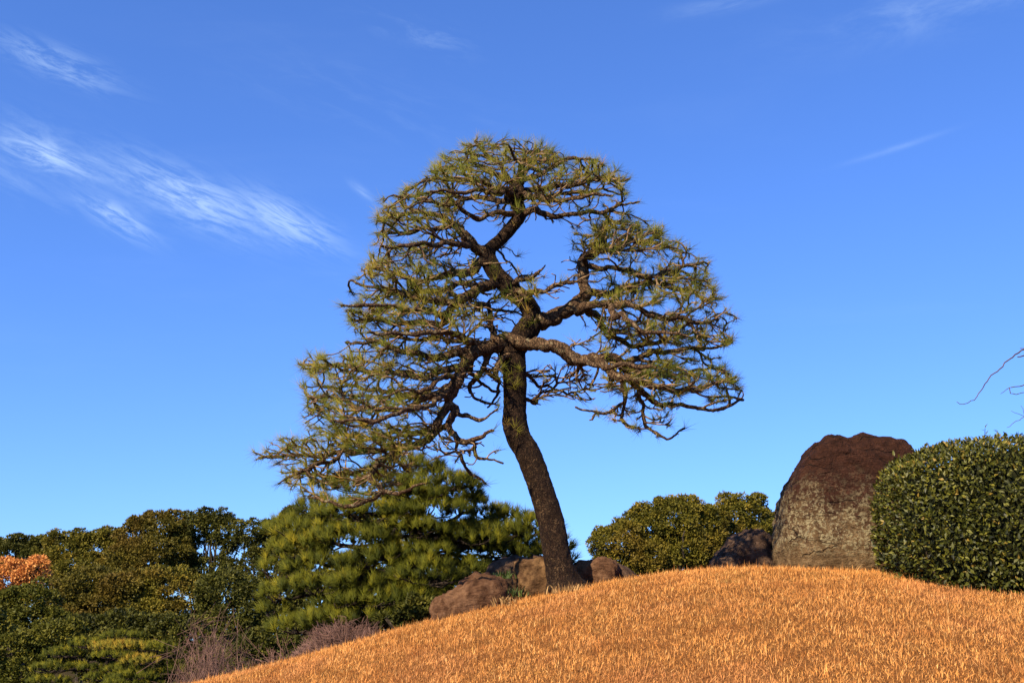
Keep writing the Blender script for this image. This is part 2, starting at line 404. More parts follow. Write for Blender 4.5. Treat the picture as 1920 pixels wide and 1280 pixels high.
# ------------------------------------------------------------------ dry grass
def grass():
    n = 485000
    y = rng.uniform(4.7, 11.4, int(n * 2.6)); x = rng.uniform(-8.2, 8.6, len(y))
    half = .47 * y * 1.04 + .45
    keep = ((np.abs(x) < half) | ((np.abs(x) < half + 2.4) & (rng.random(len(y)) < .3))) & (rng.random(len(y)) < np.where(y < 5.4, .45, 1.0))
    keep &= ~((((x - 4.60) / 1.36) ** 4 + ((y - 9.05) / .78) ** 4) < 1 + .25 * rng.normal(0, 1, len(y)))
    x, y = x[keep][:n], y[keep][:n]; n = len(x)
    z = height(x, y) - .004
    cl_ = np.array([noise.noise((a * 11, b * 11, 0)) for a, b in zip(x, y)])
    c2_ = np.array([noise.noise((a * 1.7, b * 2.6, 5)) for a, b in zip(x, y)]); c3_ = np.array([noise.noise((a * 4.3, b * 4.3, 9)) for a, b in zip(x, y)])
    L = rng.gamma(7, 1 / 7., n) * .037 * (0.9 + .5 * cl_ + .25 * c3_)
    a = rng.normal(0, 1.5, n) + 5.0 * c2_ + 2.6 * c3_; lean = np.abs(rng.normal(.62, .42, n) + .45 * c3_)
    d = np.stack([np.cos(a), np.sin(a), np.zeros(n)], 1); s = np.stack([-np.sin(a), np.cos(a), np.zeros(n)], 1)
    s = unit(s + .5 * rng.normal(0, 1, (n, 3)) * [1, 1, 0])
    up = np.array([0, 0, 1.0])
    w = rng.uniform(.0008, .0019, n)[:, None]
    b = np.stack([x, y, z], 1)
    m = b + (up * np.cos(lean)[:, None] + d * np.sin(lean)[:, None]) * (L * .5)[:, None]
    l2 = lean + rng.normal(.35, .6, n)
    tip = m + (up * np.cos(l2)[:, None] + d * np.sin(l2)[:, None]) * (L * .6)[:, None]
    V = np.stack([b, m - s * w * 1.15, m + s * w * 1.15, tip], 1).reshape(-1, 3)
    o = np.arange(n)[:, None] * 4
    r = np.repeat(np.clip(rng.normal(.5, .27, n) + .16 * cl_, 0, 1), 4)
    g = obj('grass', V, np.concatenate([o + np.array([[0, 2, 1]]), o + np.array([[1, 2, 3]])]), M['grass'], rnd=r)
    props(g, 'short dry golden orange winter grass covering the mound', 'grass', kind='stuff')
grass()

# ------------------------------------------------------------------ rocks
def rock(name, label, poly, Y, depth, mat, seed, sub=5, amp=.035, e=.55, group=None, sink=.12, cat='rock', lean=0.0, ridge=.5):
    """a rock of its own thickness whose front outline follows poly (photograph pixels at depth Y)"""
    P = np.array([at(a, b, Y + depth * .9) for a, b in poly]); x, z = P[:, 0], P[:, 2]
    z = np.where(z <= z.min() + .06, z - sink, z)
    cx, cz = (x.min() + x.max()) / 2, z.min() + (z.max() - z.min()) * .42
    th = np.linspace(-np.pi, np.pi, 721); rad = np.zeros(721)
    q = np.stack([x - cx, z - cz], 1)
    for i, t in enumerate(th):
        d = np.array([math.cos(t), math.sin(t)]); best = 0
        for k in range(len(q)):
            a, b = q[k], q[(k + 1) % len(q)]; ed = b - a; den = d[0] * ed[1] - d[1] * ed[0]
            if abs(den) < 1e-9: continue
            s = (a[0] * ed[1] - a[1] * ed[0]) / den; u = (a[0] * d[1] - a[1] * d[0]) / den
            if s > 0 and -1e-6 <= u <= 1 + 1e-6: best = max(best, s)
        rad[i] = best
    rad = np.convolve(np.r_[rad[-5:-1], rad, rad[1:5]], np.ones(5) / 5, 'same')[4:-4]
    bm = bmesh.new(); bmesh.ops.create_icosphere(bm, subdivisions=sub, radius=1)
    size = max(x.max() - x.min(), z.max() - z.min())
    for v in bm.verts:
        n = v.co.normalized(); s = math.hypot(n.x, n.z); t = math.atan2(n.z, n.x)
        r = float(np.interp(t, th, rad)); k = s ** e
        py_ = depth * math.copysign(abs(n.y) ** e, n.y)
        p = Vector((cx + math.cos(t) * r * k, Y + depth * .9 + py_ + lean * (math.sin(t) * r * k), cz + math.sin(t) * r * k))
        s0 = Vector((seed * 7.3, seed * 1.7, seed * 3.1))
        f1 = noise.fractal(p * (2.2 / size) + s0, 1.0, 2.0, 3)
        f2 = noise.ridged_multi_fractal(p * (5.0 / size) + s0, .9, 2.1, 5, 1.0, 2.0) - 1.0
        f3 = noise.fractal(p * (22 / size) + s0, .8, 2.0, 4)
        out = Vector((n.x * .6, n.y, n.z * .6)).normalized()
        p += out * size * amp * (1.2 * f1 + ridge * f2 + .65 * f3)
        v.co = p
    bmesh.ops.recalc_face_normals(bm, faces=bm.faces)
    me = bpy.data.meshes.new(name); base = Vector((cx, Y + depth * .9, z.min()))
    for v in bm.verts: v.co -= base
    for f in bm.faces: f.smooth = True
    bm.to_mesh(me); bm.free()
    o = link(name, me, mat, None, base)
    return props(o, label, cat, group)

rock('boulder', 'tall dark brown boulder with pale lichen on its lower half, left of hedge',
     [(1464, 1066), (1459, 1030), (1461, 990), (1464, 936), (1480, 908), (1495, 884), (1508, 862), (1516, 849), (1522, 836), (1534, 829), (1544, 820), (1552, 817), (1566, 817), (1588, 821), (1597, 815), (1612, 814), (1650, 821), (1678, 826), (1686, 828), (1697, 838), (1706, 862), (1716, 900), (1722, 960), (1724, 1066)],
     10.0, .42, M['boulder'], 3, 6, .019, .34, cat='boulder', lean=.14, ridge=.5)
rock('rounded_rock', 'rounded dark rock on the crest just left of the tall boulder',
     [(1330, 1066), (1335, 1052), (1352, 1030), (1374, 1008), (1398, 999), (1425, 998), (1443, 1006), (1456, 1016), (1464, 1032), (1468, 1066)],
     10.7, .35, M['rock_dark'], 8, 5, .05, .7)
rock('low_rock', 'low wide brown rock at the left end of the rock group',
     [(803, 1172), (804, 1140), (815, 1124), (838, 1114), (858, 1105), (874, 1090), (888, 1080), (910, 1077), (930, 1080), (944, 1086), (951, 1104), (953, 1128), (946, 1142)],
     9.75, .28, M['rock'], 12, 5, .05, .7, ridge=.7)
rock('upright_rock', 'sunlit tan rock directly left of the leaning pine trunk',
     [(968, 1118), (962, 1080), (966, 1058), (972, 1051), (1000, 1046), (1030, 1045), (1060, 1049), (1078, 1064), (1080, 1108)],
     10.2, .30, M['rock_dry'], 14, 5, .055, .6, ridge=.8)
rock('shaded_rock', 'dark shaded rock behind the tan rock and left of the trunk',
     [(908, 1112), (912, 1070), (922, 1056), (940, 1046), (966, 1046), (992, 1052), (1000, 1112)],
     10.75, .26, M['rock_dark'], 17, 4, .06, .65)
rock('block_rock', 'blocky brown rock directly right of the pine trunk',
     [(1072, 1112), (1074, 1058), (1084, 1050), (1108, 1049), (1124, 1047), (1148, 1050), (1156, 1058), (1160, 1104)],
     10.35, .24, M['rock'], 21, 5, .05, .5)
rock('wedge_rock', 'small dark wedge shaped rock at the right end of the rock group',
     [(1138, 1104), (1140, 1054), (1154, 1054), (1174, 1064), (1190, 1078), (1196, 1098)],
     10.55, .22, M['rock_dark'], 25, 4, .05, .6)

# ------------------------------------------------------------------ the large pine
TY = 10.0
tree = empty('pine_tree', (*at(1060, 1104, TY)[:2], hz(*at(1060, 1104, TY)[:2]) - .03), 'large leaning pine with open gnarled branches and sparse needle tufts on the mound', 'tree')
def tpt(px, py, dy=0.0): return at(px, py, TY + dy)
PX = mpp(TY, 700)
trunk_tr = [(1066, 1124, 80), (1061, 1106, 72), (1055, 1084, 60), (1044, 1038, 52), (1035, 988, 52), (1022, 938, 55), (1005, 888, 60), (986, 842, 52), (974, 822, 54), (966, 792, 59), (965, 766, 52), (966, 738, 45), (965, 700, 46), (963, 676, 48), (962, 655, 50),
            (980, 628, 50), (999, 598, 47), (986, 568, 42), (961, 545, 38), (936, 520, 36), (918, 492, 36), (917, 470, 33), (938, 450, 27), (957, 428, 26), (975, 404, 27), (968, 378, 30), (968, 360, 38), (972, 340, 26), (980, 312, 14), (986, 288, 9)]
T3 = np.array([[*tpt(a, b, 0), d * PX * .465] for a, b, d in trunk_tr])
# limbs: list of (px, py, diameter px, dy)
LIMBS = [
 [(1000, 606, 40, 0), (1040, 597, 36, -.05), (1078, 582, 31, -.1), (1093, 556, 23, -.1), (1089, 522, 21, -.05), (1092, 497, 21, 0), (1112, 482, 20, .05), (1130, 464, 19, .1), (1130, 438, 16, .15), (1142, 412, 10, .2)],
 [(1078, 584, 24, -.1), (1110, 568, 20, -.2), (1142, 562, 18, -.35), (1182, 574, 14, -.5), (1232, 590, 12, -.55), (1290, 598, 9, -.5), (1340, 598, 6, -.4)],
 [(1092, 548, 18, -.1), (1130, 548, 16, .0), (1170, 541, 15, .15), (1204, 528, 12, .3), (1250, 540, 9, .4), (1305, 548, 6, .45)],
 [(1096, 500, 14, 0), (1132, 500, 12, -.15), (1172, 508, 11, -.3), (1212, 520, 9, -.35), (1262, 508, 7, -.3), (1318, 492, 5, -.2)],
 [(1128, 466, 14, .1), (1160, 455, 11, .3), (1200, 450, 9, .45), (1245, 462, 6, .5)],
 [(1094, 500, 15, 0), (1102, 484, 13, -.2), (1120, 470, 11, -.4), (1160, 462, 9, -.55), (1210, 468, 6, -.6)],
 [(1096, 572, 18, -.1), (1116, 596, 16, .1), (1132, 624, 14, .3), (1158, 642, 12, .5), (1196, 652, 9, .7), (1250, 640, 6, .9)],
 [(1140, 563, 14, -.35), (1150, 585, 12, -.7), (1185, 610, 10, -1.0), (1240, 625, 7, -1.15), (1300, 632, 5, -1.2)],
 [(955, 636, 34, -.02), (986, 632, 29, -.16), (1022, 648, 27, -.24), (1062, 656, 26, -.3), (1102, 665, 23, -.32), (1150, 668, 18, -.3), (1202, 666, 14, -.2), (1262, 656, 10, -.05), (1330, 650, 7, .1), (1372, 640, 5, .2)],
 [(1104, 668, 20, -.3), (1140, 694, 17, -.5), (1182, 710, 15, -.65), (1232, 722, 12, -.7), (1284, 732, 10, -.65), (1340, 722, 7, -.55), (1382, 706, 5, -.5)],
 [(1176, 708, 14, -.6), (1208, 740, 12, -.45), (1258, 764, 10, -.3), (1330, 766, 7, -.15), (1392, 750, 5, 0)],
 [(1058, 658, 15, -.3), (1078, 684, 12, -.6), (1122, 690, 11, -.9), (1172, 690, 9, -1.1), (1230, 688, 6, -1.25)],
 [(1150, 668, 13, -.3), (1180, 690, 11, .1), (1220, 700, 9, .5), (1290, 690, 7, .8), (1350, 690, 5, .9)],
 # left side
 [(917, 474, 28, 0), (894, 464, 25, -.04), (872, 442, 20, -.08), (862, 420, 16, -.12), (830, 404, 12, -.15), (790, 394, 9, -.15), (745, 402, 7, -.1), (708, 414, 5, 0)],
 [(866, 428, 15, -.1), (846, 418, 12, .15), (810, 424, 10, .35), (765, 430, 8, .5), (715, 440, 5, .6)],
 [(884, 452, 16, -.05), (862, 462, 12, -.3), (820, 458, 10, -.55), (770, 460, 8, -.7), (715, 462, 5, -.8)],
 [(908, 488, 24, 0), (880, 502, 20, -.12), (850, 512, 17, -.2), (800, 520, 13, -.25), (750, 512, 10, -.2), (695, 500, 6, -.1)],
 [(935, 530, 22, 0), (902, 540, 19, -.1), (870, 545, 18, -.2), (838, 562, 15, -.3), (800, 556, 13, -.35), (750, 545, 10, -.35), (700, 540, 7, -.3), (658, 524, 5, -.25)],
 [(866, 548, 15, -.2), (840, 578, 14, -.1), (826, 602, 13, 0), (780, 602, 11, .1), (720, 600, 9, .15), (660, 600, 6, .15)],
 [(830, 595, 13, 0), (800, 585, 11, -.4), (750, 578, 9, -.7), (690, 575, 7, -.85), (640, 572, 5, -.9)],
 [(905, 540, 14, -.1), (870, 530, 12, .25), (820, 540, 10, .55), (760, 550, 8, .75), (700, 560, 5, .85)],
 [(958, 640, 34, 0), (922, 640, 29, -.08), (892, 652, 26, -.14), (858, 660, 20, -.2), (820, 664, 15, -.25), (770, 652, 12, -.3), (705, 642, 8, -.3), (652, 642, 5, -.25)],
 [(900, 648, 18, -.12), (860, 630, 13, -.5), (810, 622, 11, -.85), (750, 625, 8, -1.05), (690, 622, 5, -1.15)],
 [(900, 645, 16, -.1), (870, 640, 12, .4), (820, 630, 10, .8), (760, 630, 8, 1.0), (700, 625, 5, 1.1)],
 [(890, 652, 25, -.14), (866, 680, 24, -.2), (852, 712, 22, -.25), (836, 744, 19, -.3), (818, 780, 16, -.3), (804, 812, 14, -.3), (762, 836, 14, -.3), (700, 846, 11, -.3), (640, 850, 9, -.25), (572, 852, 7, -.2), (488, 858, 5, -.1)],
 [(850, 722, 18, -.25), (810, 744, 15, -.4), (760, 760, 12, -.5), (700, 768, 10, -.55), (640, 756, 8, -.5), (578, 742, 5, -.4)],
 [(862, 690, 18, -.2), (800, 700, 14, -.15), (740, 706, 12, -.1), (680, 700, 9, 0), (618, 692, 7, .1), (560, 682, 5, .2)],
 [(846, 726, 14, -.25), (805, 735, 12, .15), (750, 738, 10, .5), (680, 730, 8, .7), (605, 725, 5, .8)],
 [(838, 742, 13, -.3), (800, 760, 11, -.8), (750, 780, 9, -1.1), (690, 790, 7, -1.3), (620, 790, 5, -1.4)],
 [(770, 834, 12, -.3), (740, 850, 12, -.5), (712, 872, 12, -.65), (698, 896, 11, -.75), (722, 920, 9, -.8), (680, 936, 8, -.85), (640, 944, 6, -.85), (588, 932, 5, -.8)],
 [(720, 920, 8, -.8), (742, 922, 8, -.85), (770, 918, 6, -.9), (802, 904, 4, -.95)],
 [(760, 836, 12, -.3), (700, 870, 10, .1), (640, 885, 8, .35), (570, 890, 6, .5), (525, 885, 4, .55)],
 [(640, 852, 8, -.25), (600, 875, 7, -.55), (560, 890, 6, -.7), (530, 900, 4, -.75)],
 [(860, 764, 16, -.25), (842, 790, 15, -.3), (852, 815, 11, -.35), (885, 822, 9, -.45), (925, 806, 6, -.55)],
 [(842, 800, 12, -.3), (800, 812, 10, .2), (740, 815, 8, .5), (670, 815, 6, .7), (600, 805, 4, .8)],
 # crown top
 [(966, 364, 20, 0), (930, 352, 15, -.05), (882, 342, 12, -.1), (832, 336, 9, -.1), (786, 344, 5, -.1)],
 [(972, 402, 16, 0), (940, 404, 12, -.1), (892, 406, 10, -.2), (842, 390, 8, -.3), (790, 376, 6, -.35), (738, 366, 4, -.35)],
 [(966, 370, 16, 0), (930, 376, 13, .3), (880, 372, 10, .55), (820, 366, 7, .7), (760, 368, 4, .75)],
 [(966, 366, 16, 0), (940, 362, 13, -.4), (895, 360, 10, -.7), (850, 358, 7, -.85), (800, 362, 4, -.9)],
 [(972, 360, 18, 0), (1012, 352, 15, -.05), (1060, 340, 12, -.1), (1112, 338, 9, -.1), (1180, 336, 5, -.1)],
 [(976, 404, 16, 0), (1002, 398, 14, -.05), (1050, 402, 12, -.15), (1102, 396, 10, -.2), (1150, 386, 7, -.2), (1198, 378, 4, -.2)],
 [(974, 370, 16, 0), (1010, 372, 13, .35), (1060, 368, 10, .6), (1120, 362, 7, .75), (1175, 362, 4, .8)],
 [(974, 362, 16, 0), (1000, 366, 13, -.4), (1045, 366, 10, -.7), (1100, 364, 7, -.9), (1150, 368, 4, -1.0)],
 [(970, 346, 15, 0), (950, 318, 11, -.05), (922, 290, 8, -.1), (890, 266, 4, -.1)],
 [(974, 338, 13, 0), (990, 310, 10, .25), (1000, 282, 5, .4)],
 [(974, 342, 13, 0), (975, 318, 10, -.35), (965, 290, 6, -.6), (950, 270, 4, -.7)],
 [(976, 344, 13, 0), (1022, 320, 10, -.05), (1070, 302, 7, -.1), (1120, 300, 4, -.1)],
 [(968, 350, 12, 0), (930, 325, 9, .3), (885, 305, 7, .5), (840, 296, 4, .6)],
 # middle, towards and away from the viewer
 [(960, 545, 18, 0), (990, 548, 14, -.2), (1020, 540, 11, -.3), (1060, 535, 9, -.3), (1088, 530, 6, -.3)],
 [(950, 535, 15, 0), (975, 525, 11, -.15), (1000, 520, 8, -.25), (1018, 505, 5, -.3)],
 [(930, 640, 16, -.05), (925, 600, 12, .2), (918, 575, 10, .35), (890, 580, 8, .4), (960, 585, 5, .5)],
 [(955, 662, 13, -.1), (936, 676, 13, -.16), (928, 696, 11, -.2), (936, 712, 8, -.24)],
 [(975, 700, 8, .05), (1005, 722, 7, .2), (1030, 735, 6, .35), (1075, 745, 4, .5)],
 [(966, 740, 8, 0), (1000, 752, 7, .15), (1016, 735, 6, .25), (1040, 728, 5, .35), (1070, 715, 4, .45)],
 [(930, 642, 18, -.05), (914, 672, 14, -.1), (900, 702, 12, -.05), (880, 728, 10, 0), (890, 752, 7, .05), (928, 758, 4, .05)],
 [(904, 692, 10, -.05), (926, 714, 8, .1), (930, 740, 6, .15), (914, 764, 4, .2)],
 [(846, 762, 12, -.25), (872, 776, 10, -.3), (905, 777, 7, -.35), (934, 766, 4, -.4)],
 [(900, 660, 14, -.1), (878, 690, 11, .15), (900, 715, 8, .3), (938, 735, 5, .35)],
 [(862, 700, 12, -.2), (820, 720, 10, -.55), (790, 735, 8, -.75), (740, 735, 5, -.9)],
 # drooping thin ones
 [(1170, 712, 10, -.6), (1172, 745, 8, -.55), (1170, 775, 7, -.5), (1172, 796, 6, -.5), (1196, 802, 4, -.45)],
 [(1192, 735, 9, -.5), (1200, 765, 8, -.45), (1210, 790, 7, -.4), (1235, 812, 6, -.4), (1258, 822, 5, -.4), (1282, 802, 4, -.4)],
 [(1170, 750, 7, -.55), (1140, 772, 6, -.6), (1110, 770, 5, -.65), (1080, 762, 4, -.7)],
 [(850, 838, 8, -.3), (868, 872, 7, -.3), (885, 888, 6, -.3), (912, 906, 4, -.3)],
 [(888, 820, 8, -.4), (894, 848, 7, -.4), (905, 862, 6, -.4), (942, 868, 4, -.45)],
]
def inside(poly, p):
    x, y = p; c = False; n = len(poly)
    for i in range(n):
        x1, y1 = poly[i]; x2, y2 = poly[i - 1]
        if (y1 > y) != (y2 > y) and x < (x2 - x1) * (y - y1) / (y2 - y1) + x1: c = not c
    return c
OUTLINE = [(468, 852), (530, 808), (578, 772), (548, 735), (552, 692), (575, 662), (620, 668), (668, 645), (645, 602), (636, 572), (656, 525), (696, 484), (692, 412), (720, 368), (772, 346), (804, 306), (852, 276), (892, 257), (930, 256), (985, 257),
           (1030, 268), (1058, 291), (1110, 297), (1150, 311), (1190, 334), (1194, 382), (1204, 404), (1246, 432), (1286, 466), (1334, 494), (1350, 542), (1380, 592), (1388, 622), (1378, 660), (1383, 700), (1398, 750), (1368, 764), (1310, 770), (1230, 772),
           (1150, 740), (1080, 715), (1010, 700), (990, 690), (940, 690), (930, 740), (935, 800), (930, 830), (860, 835), (800, 880), (740, 925), (650, 948), (562, 928), (515, 900)]
HOLES = [(900, 438, 34, 30), (1035, 462, 52, 40), (1045, 566, 42, 22), (1055, 622, 42, 18), (985, 470, 30, 26), (1010, 500, 40, 20), (908, 790, 34, 20), (955, 600, 22, 20)]
# foliage layers: px centre, radii px, depth offset and half depth in metres, number of attraction points
LOBES = [(965, 345, 235, 92, 0, 1.15, 420), (800, 425, 115, 62, 0, .9, 190), (775, 520, 140, 62, -.05, 1.05, 260), (790, 610, 160, 60, 0, 1.25, 300), (720, 705, 180, 60, 0, 1.1, 300), (690, 775, 150, 45, -.2, 1.15, 170),
         (690, 850, 205, 60, -.15, 1.0, 280), (640, 915, 120, 40, -.4, .7, 130), (1190, 470, 150, 66, 0, .9, 260), (1240, 565, 150, 65, -.05, 1.0, 270), (1235, 645, 155, 52, 0, 1.2, 240), (1250, 725, 150, 48, -.15, 1.1, 230), (1010, 560, 90, 90, .1, .8, 60),
         (920, 600, 60, 60, .1, .7, 40), (1055, 715, 80, 40, .2, .6, 80), (1130, 735, 70, 34, -.3, .6, 40), (900, 705, 62, 56, 0, .6, 90), (890, 850, 55, 30, -.35, .3, 14), (1190, 790, 90, 32, -.45, .3, 26)]
def grow():
    pos = []; par = []; rmin = []; grow_ok = []; tag = []
    def add(p, pa, r, ok, tg): pos.append(np.array(p)); par.append(pa); rmin.append(r); grow_ok.append(ok); tag.append(tg); return len(pos) - 1
    q = resample(T3, .05); last = -1
    for p in q:
        ok = p[2] > at(960, 470, TY)[2]
        last = add(p[:3], last, p[3], ok, 0)
    for li, L in enumerate(LIMBS):
        P = np.array([[*tpt(a, b, dy), d * PX / 2] for a, b, d, dy in L])
        P[1:-1, :3] += rng.normal(0, .012, (len(P) - 2, 3))
        q = resample(P, .05)
        # small crooks along the limb
        ln = len(q); sarc = np.arange(ln) * .05; env = np.minimum(1, np.minimum(np.arange(ln), np.arange(ln)[::-1]) / 4.0)[:, None]
        for wl, am in ((.5, .015), (.23, .008)):
            for ax_, sc in ((2, 1.0), (1, 1.3), (0, .5)):
                q[:, ax_] += (am * sc * np.sin(sarc * 6.283 / (wl * rng.uniform(.8, 1.25)) + rng.uniform(0, 6.28))[:, None] * env)[:, 0]
        w = np.cumsum(rng.normal(0, .007, (len(q), 3)), 0); w -= np.linspace(0, 1, len(q))[:, None] * w[-1]; q[:, :3] += w + rng.normal(0, .004, (len(q), 3))
        kd = kdtree.KDTree(len(pos))
        for i, p in enumerate(pos): kd.insert(p, i)
        kd.balance()
        last = kd.find(q[0, :3])[1]; tg = li + 1
        for p in q[1:]: last = add(p[:3], last, p[3], True, tg)
    pts = []
    for cx, cy, rx, ry, dy, dd, n in LOBES:
        n = int(n * 1.65)
        k = 0; tries = 0
        while k < n and tries < n * 40:
            tries += 1
            d = unit(rng.normal(0, 1, 3)); d[2] = d[2] if rng.random() < .35 else abs(d[2])
            s = rng.uniform(.35, 1.0) ** .6
            a, b, dep = cx + d[0] * rx * s * 1.08, cy - d[2] * ry * s * 1.05, dy + d[1] * dd * .85 * s
            if (cx, cy) not in ((890, 850), (1190, 790), (1055, 715), (1130, 735), (900, 705)) and not inside(OUTLINE, (a, b)): continue
            if any(((a - h[0]) / h[2]) ** 2 + ((b - h[1]) / h[3]) ** 2 < 1 for h in HOLES) and rng.random() < .93: continue
            if abs(a - 960) < 50 and b > 600 and dep < 0 and rng.random() < .8: continue
            pts.append(tpt(a, b, dep)); k += 1
    pts = np.array(pts); alive = np.ones(len(pts), bool)
    D, DI, DK, ZS = .048, .85, .066, 2.3
    tk = np.array([[*tpt(a, b, 0)] for a, b, d in trunk_tr]); tk = tk[np.argsort(tk[:, 2])]
    def core(p): return math.hypot(p[0] - np.interp(p[2], tk[:, 2], tk[:, 0]), p[1] - TY)
    pc = np.array([core(p) for p in pts]); cn = [core(p) for p in pos]
    dirs = [unit(pos[i] - pos[par[i]]) if par[i] >= 0 else np.array([0, 0, 1.]) for i in range(len(pos))]
    stuck = {}; S = np.array([1, 1, ZS])
    for it in range(80):
        ids = [i for i in range(len(pos)) if grow_ok[i]]
        kd = kdtree.KDTree(len(ids))
        for i in ids: kd.insert(pos[i] * S, i)
        kd.balance(); acc = {}
        for j in np.nonzero(alive)[0]:
            best = None; p = pts[j]
            for co, i, dist in kd.find_n(p * S, 7):
                v = p - pos[i]; l = math.sqrt(v[0] * v[0] + v[1] * v[1] + v[2] * v[2]) + 1e-9
                if l < DK: best = (0, i, l, v); break
                cs = (v[0] * dirs[i][0] + v[1] * dirs[i][1] + v[2] * dirs[i][2]) / l
                cost = dist * (1.9 - 1.1 * cs) * (1 + .5 * abs(v[2]) / l) * (1.6 if cn[i] > pc[j] + .12 else 1.0)
                if best is None or cost < best[0]: best = (cost, i, l, v)
            _, i, l, v = best
            if l < DK: alive[j] = False; continue
            if l < DI: acc.setdefault(i, []).append(v / l)
        if not acc: break
        new = 0
        for i, ds in acc.items():
            d = unit(np.mean(ds, 0)) + (.7 if tag[i] == -1 else .5) * dirs[i]
            d = unit(unit(d) + rng.normal(0, .36, 3) * [1, 1, .85])
            c = stuck.get(i, 0)
            if c > 2: continue
            stuck[i] = c + 1
            k = add(pos[i] + d * D, i, 0, True, -1); dirs.append(d); cn.append(core(pos[k])); new += 1
        if not new: break
    return np.array(pos), np.array(par), np.array(rmin), np.array(tag)
pos, par, rmin, tag = grow()
N = len(pos)
kids = [[] for _ in range(N)]
for i in range(N):
    if par[i] >= 0: kids[par[i]].append(i)
# radii: pipe model from the tips down, never thinner than traced
EXP = 2.8; rad = np.zeros(N); tips = np.zeros(N, int); order = []
st = [i for i in range(N) if par[i] < 0]
while st:
    i = st.pop(); order.append(i); st += kids[i]
for i in reversed(order):
    if not kids[i]: rad[i] = .0055; tips[i] = 1
    else:
        rad[i] = sum(rad[k] ** EXP for k in kids[i]) ** (1 / EXP); tips[i] = sum(tips[k] for k in kids[i])
    if tag[i] >= 0 and rmin[i] > 0: rad[i] = max(rmin[i] * .84, min(rad[i], rmin[i] * 1.02))
print('pine nodes', N, 'tips', int(tips[order[0]]))
# chains
chains = []   # (nodes list incl. the parent node first, tag)
st = [(order[0], -1)]
while st:
    i, p = st.pop(); ch = ([p] if p >= 0 else []) + [i]; k = i
    while kids[k]:
        same = [c for c in kids[k] if tag[c] == tag[k] and tag[k] >= 0]
        nxt = same[0] if same else max(kids[k], key=lambda c: rad[c] + (0.5 if tag[k] < 0 else 0) * 0)
        if not same and tag[k] >= 0 and any(tag[c] != -1 for c in kids[k]) and tag[nxt] != -1:
            cand = [c for c in kids[k] if tag[c] == -1]
            if cand: nxt = cand[0]
            else:
                for c in kids[k]: st.append((c, k))
                nxt = None
        if nxt is None: break
        for c in kids[k]:
            if c != nxt: st.append((c, k))
        ch.append(nxt); k = nxt
    chains.append((ch, int(tag[i])))
tb = np.array(tree.location)
# trunk: fine rings with uneven plates
q = resample(np.array([[*pos[i], rad[i]] for i in chains[0][0]]), .014)
V, F_, Ft = tube(q[:, :3], q[:, 3], 56)
nv = np.zeros(len(V)); cen = np.repeat(q[:, :3], 56, 0); rr = np.repeat(q[:, 3], 56)
for i in range(len(cen)):
    v = Vector(V[i]); f = noise.fractal(Vector((v.x * 7, v.y * 7, v.z * 4)), 1.0, 2.0, 3)
    c = noise.voronoi(Vector((v.x * 22, v.y * 22, v.z * 11)) + .5 * noise.noise_vector(v * 18))[0]
    plate = min(1.0, (c[1] - c[0]) * 3.2)
    nv[i] = 1 + .10 * f + .045 * (plate - .6) * min(1, rr[i] / .06)
d = V[:len(cen)] - cen
# root flare
flare = 1 + .8 * np.exp(-np.maximum(cen[:, 2] - tb[2], 0) / .13) * (.6 + .4 * np.sin(np.arctan2(d[:, 1], d[:, 0]) * 4 + 1))
V[:len(cen)] = cen + d * (nv[:len(cen)] * flare)[:, None]
obj('trunk', V, [F_, Ft], M['trunk'], tree, smooth=True)
tw = Geo(); nb = 0
def smooth_chain(ch):
    P = pos[ch].copy(); r = rad[ch].copy(); r[0] = min(r[0], r[1] * 1.15) if len(r) > 1 else r[0]
    if len(P) > 3:
        P[1:-1] = .8 * P[1:-1] + .1 * (P[:-2] + P[2:]); r[1:-1] = .5 * r[1:-1] + .25 * (r[:-2] + r[2:])
    return P, r
rest = []
for ci, (ch, tg) in enumerate(chains[1:]):
    if len(ch) < 2: continue
    P, r = smooth_chain(ch)
    r = r * (1 + rng.normal(0, .09, len(r)))
    if tg > 0:
        qq = resample(np.c_[P, r], .022); qq[:, :3] += rng.normal(0, .002, (len(qq), 3))
        V, F_, Ft = tube(qq[:, :3], np.maximum(qq[:, 3], .004), 14, .16, ci)
        obj('limb', V, [F_, Ft], M['branch'], tree, smooth=True)
    else: rest.append((len(ch) * rad[ch[1]], ch, P, r, ci))
rest.sort(key=lambda t: -t[0])
for k, (s, ch, P, r, ci) in enumerate(rest):
    if k < 260:
        qq = resample(np.c_[P, r], .03) if len(P) > 2 else np.c_[P, r]
        V, F_, Ft = tube(qq[:, :3], np.maximum(qq[:, 3], .004), 8, .14, ci); obj('branch', V, [F_, Ft], M['branch'], tree, smooth=True)
    else: add_tube(tw, P, np.maximum(r, .004), 5, .12, ci)
props(tw.build('twigs', M['twig'], tree, True), kind='stuff')
# burl high on the trunk
bm = bmesh.new(); bmesh.ops.create_icosphere(bm, subdivisions=4, radius=1)
bc = Vector(tpt(968, 364, -.02))
for v in bm.verts:
    n = v.co.normalized(); f = noise.fractal(n * 2.4, 1, 2, 4)
    v.co = Vector((n.x * .115, n.y * .105, n.z * .10)) * (1 + .28 * f) + bc - tree.location
for f in bm.faces: f.smooth = True
me = bpy.data.meshes.new('burl'); bm.to_mesh(me); bm.free(); link('burl', me, M['trunk'], tree)

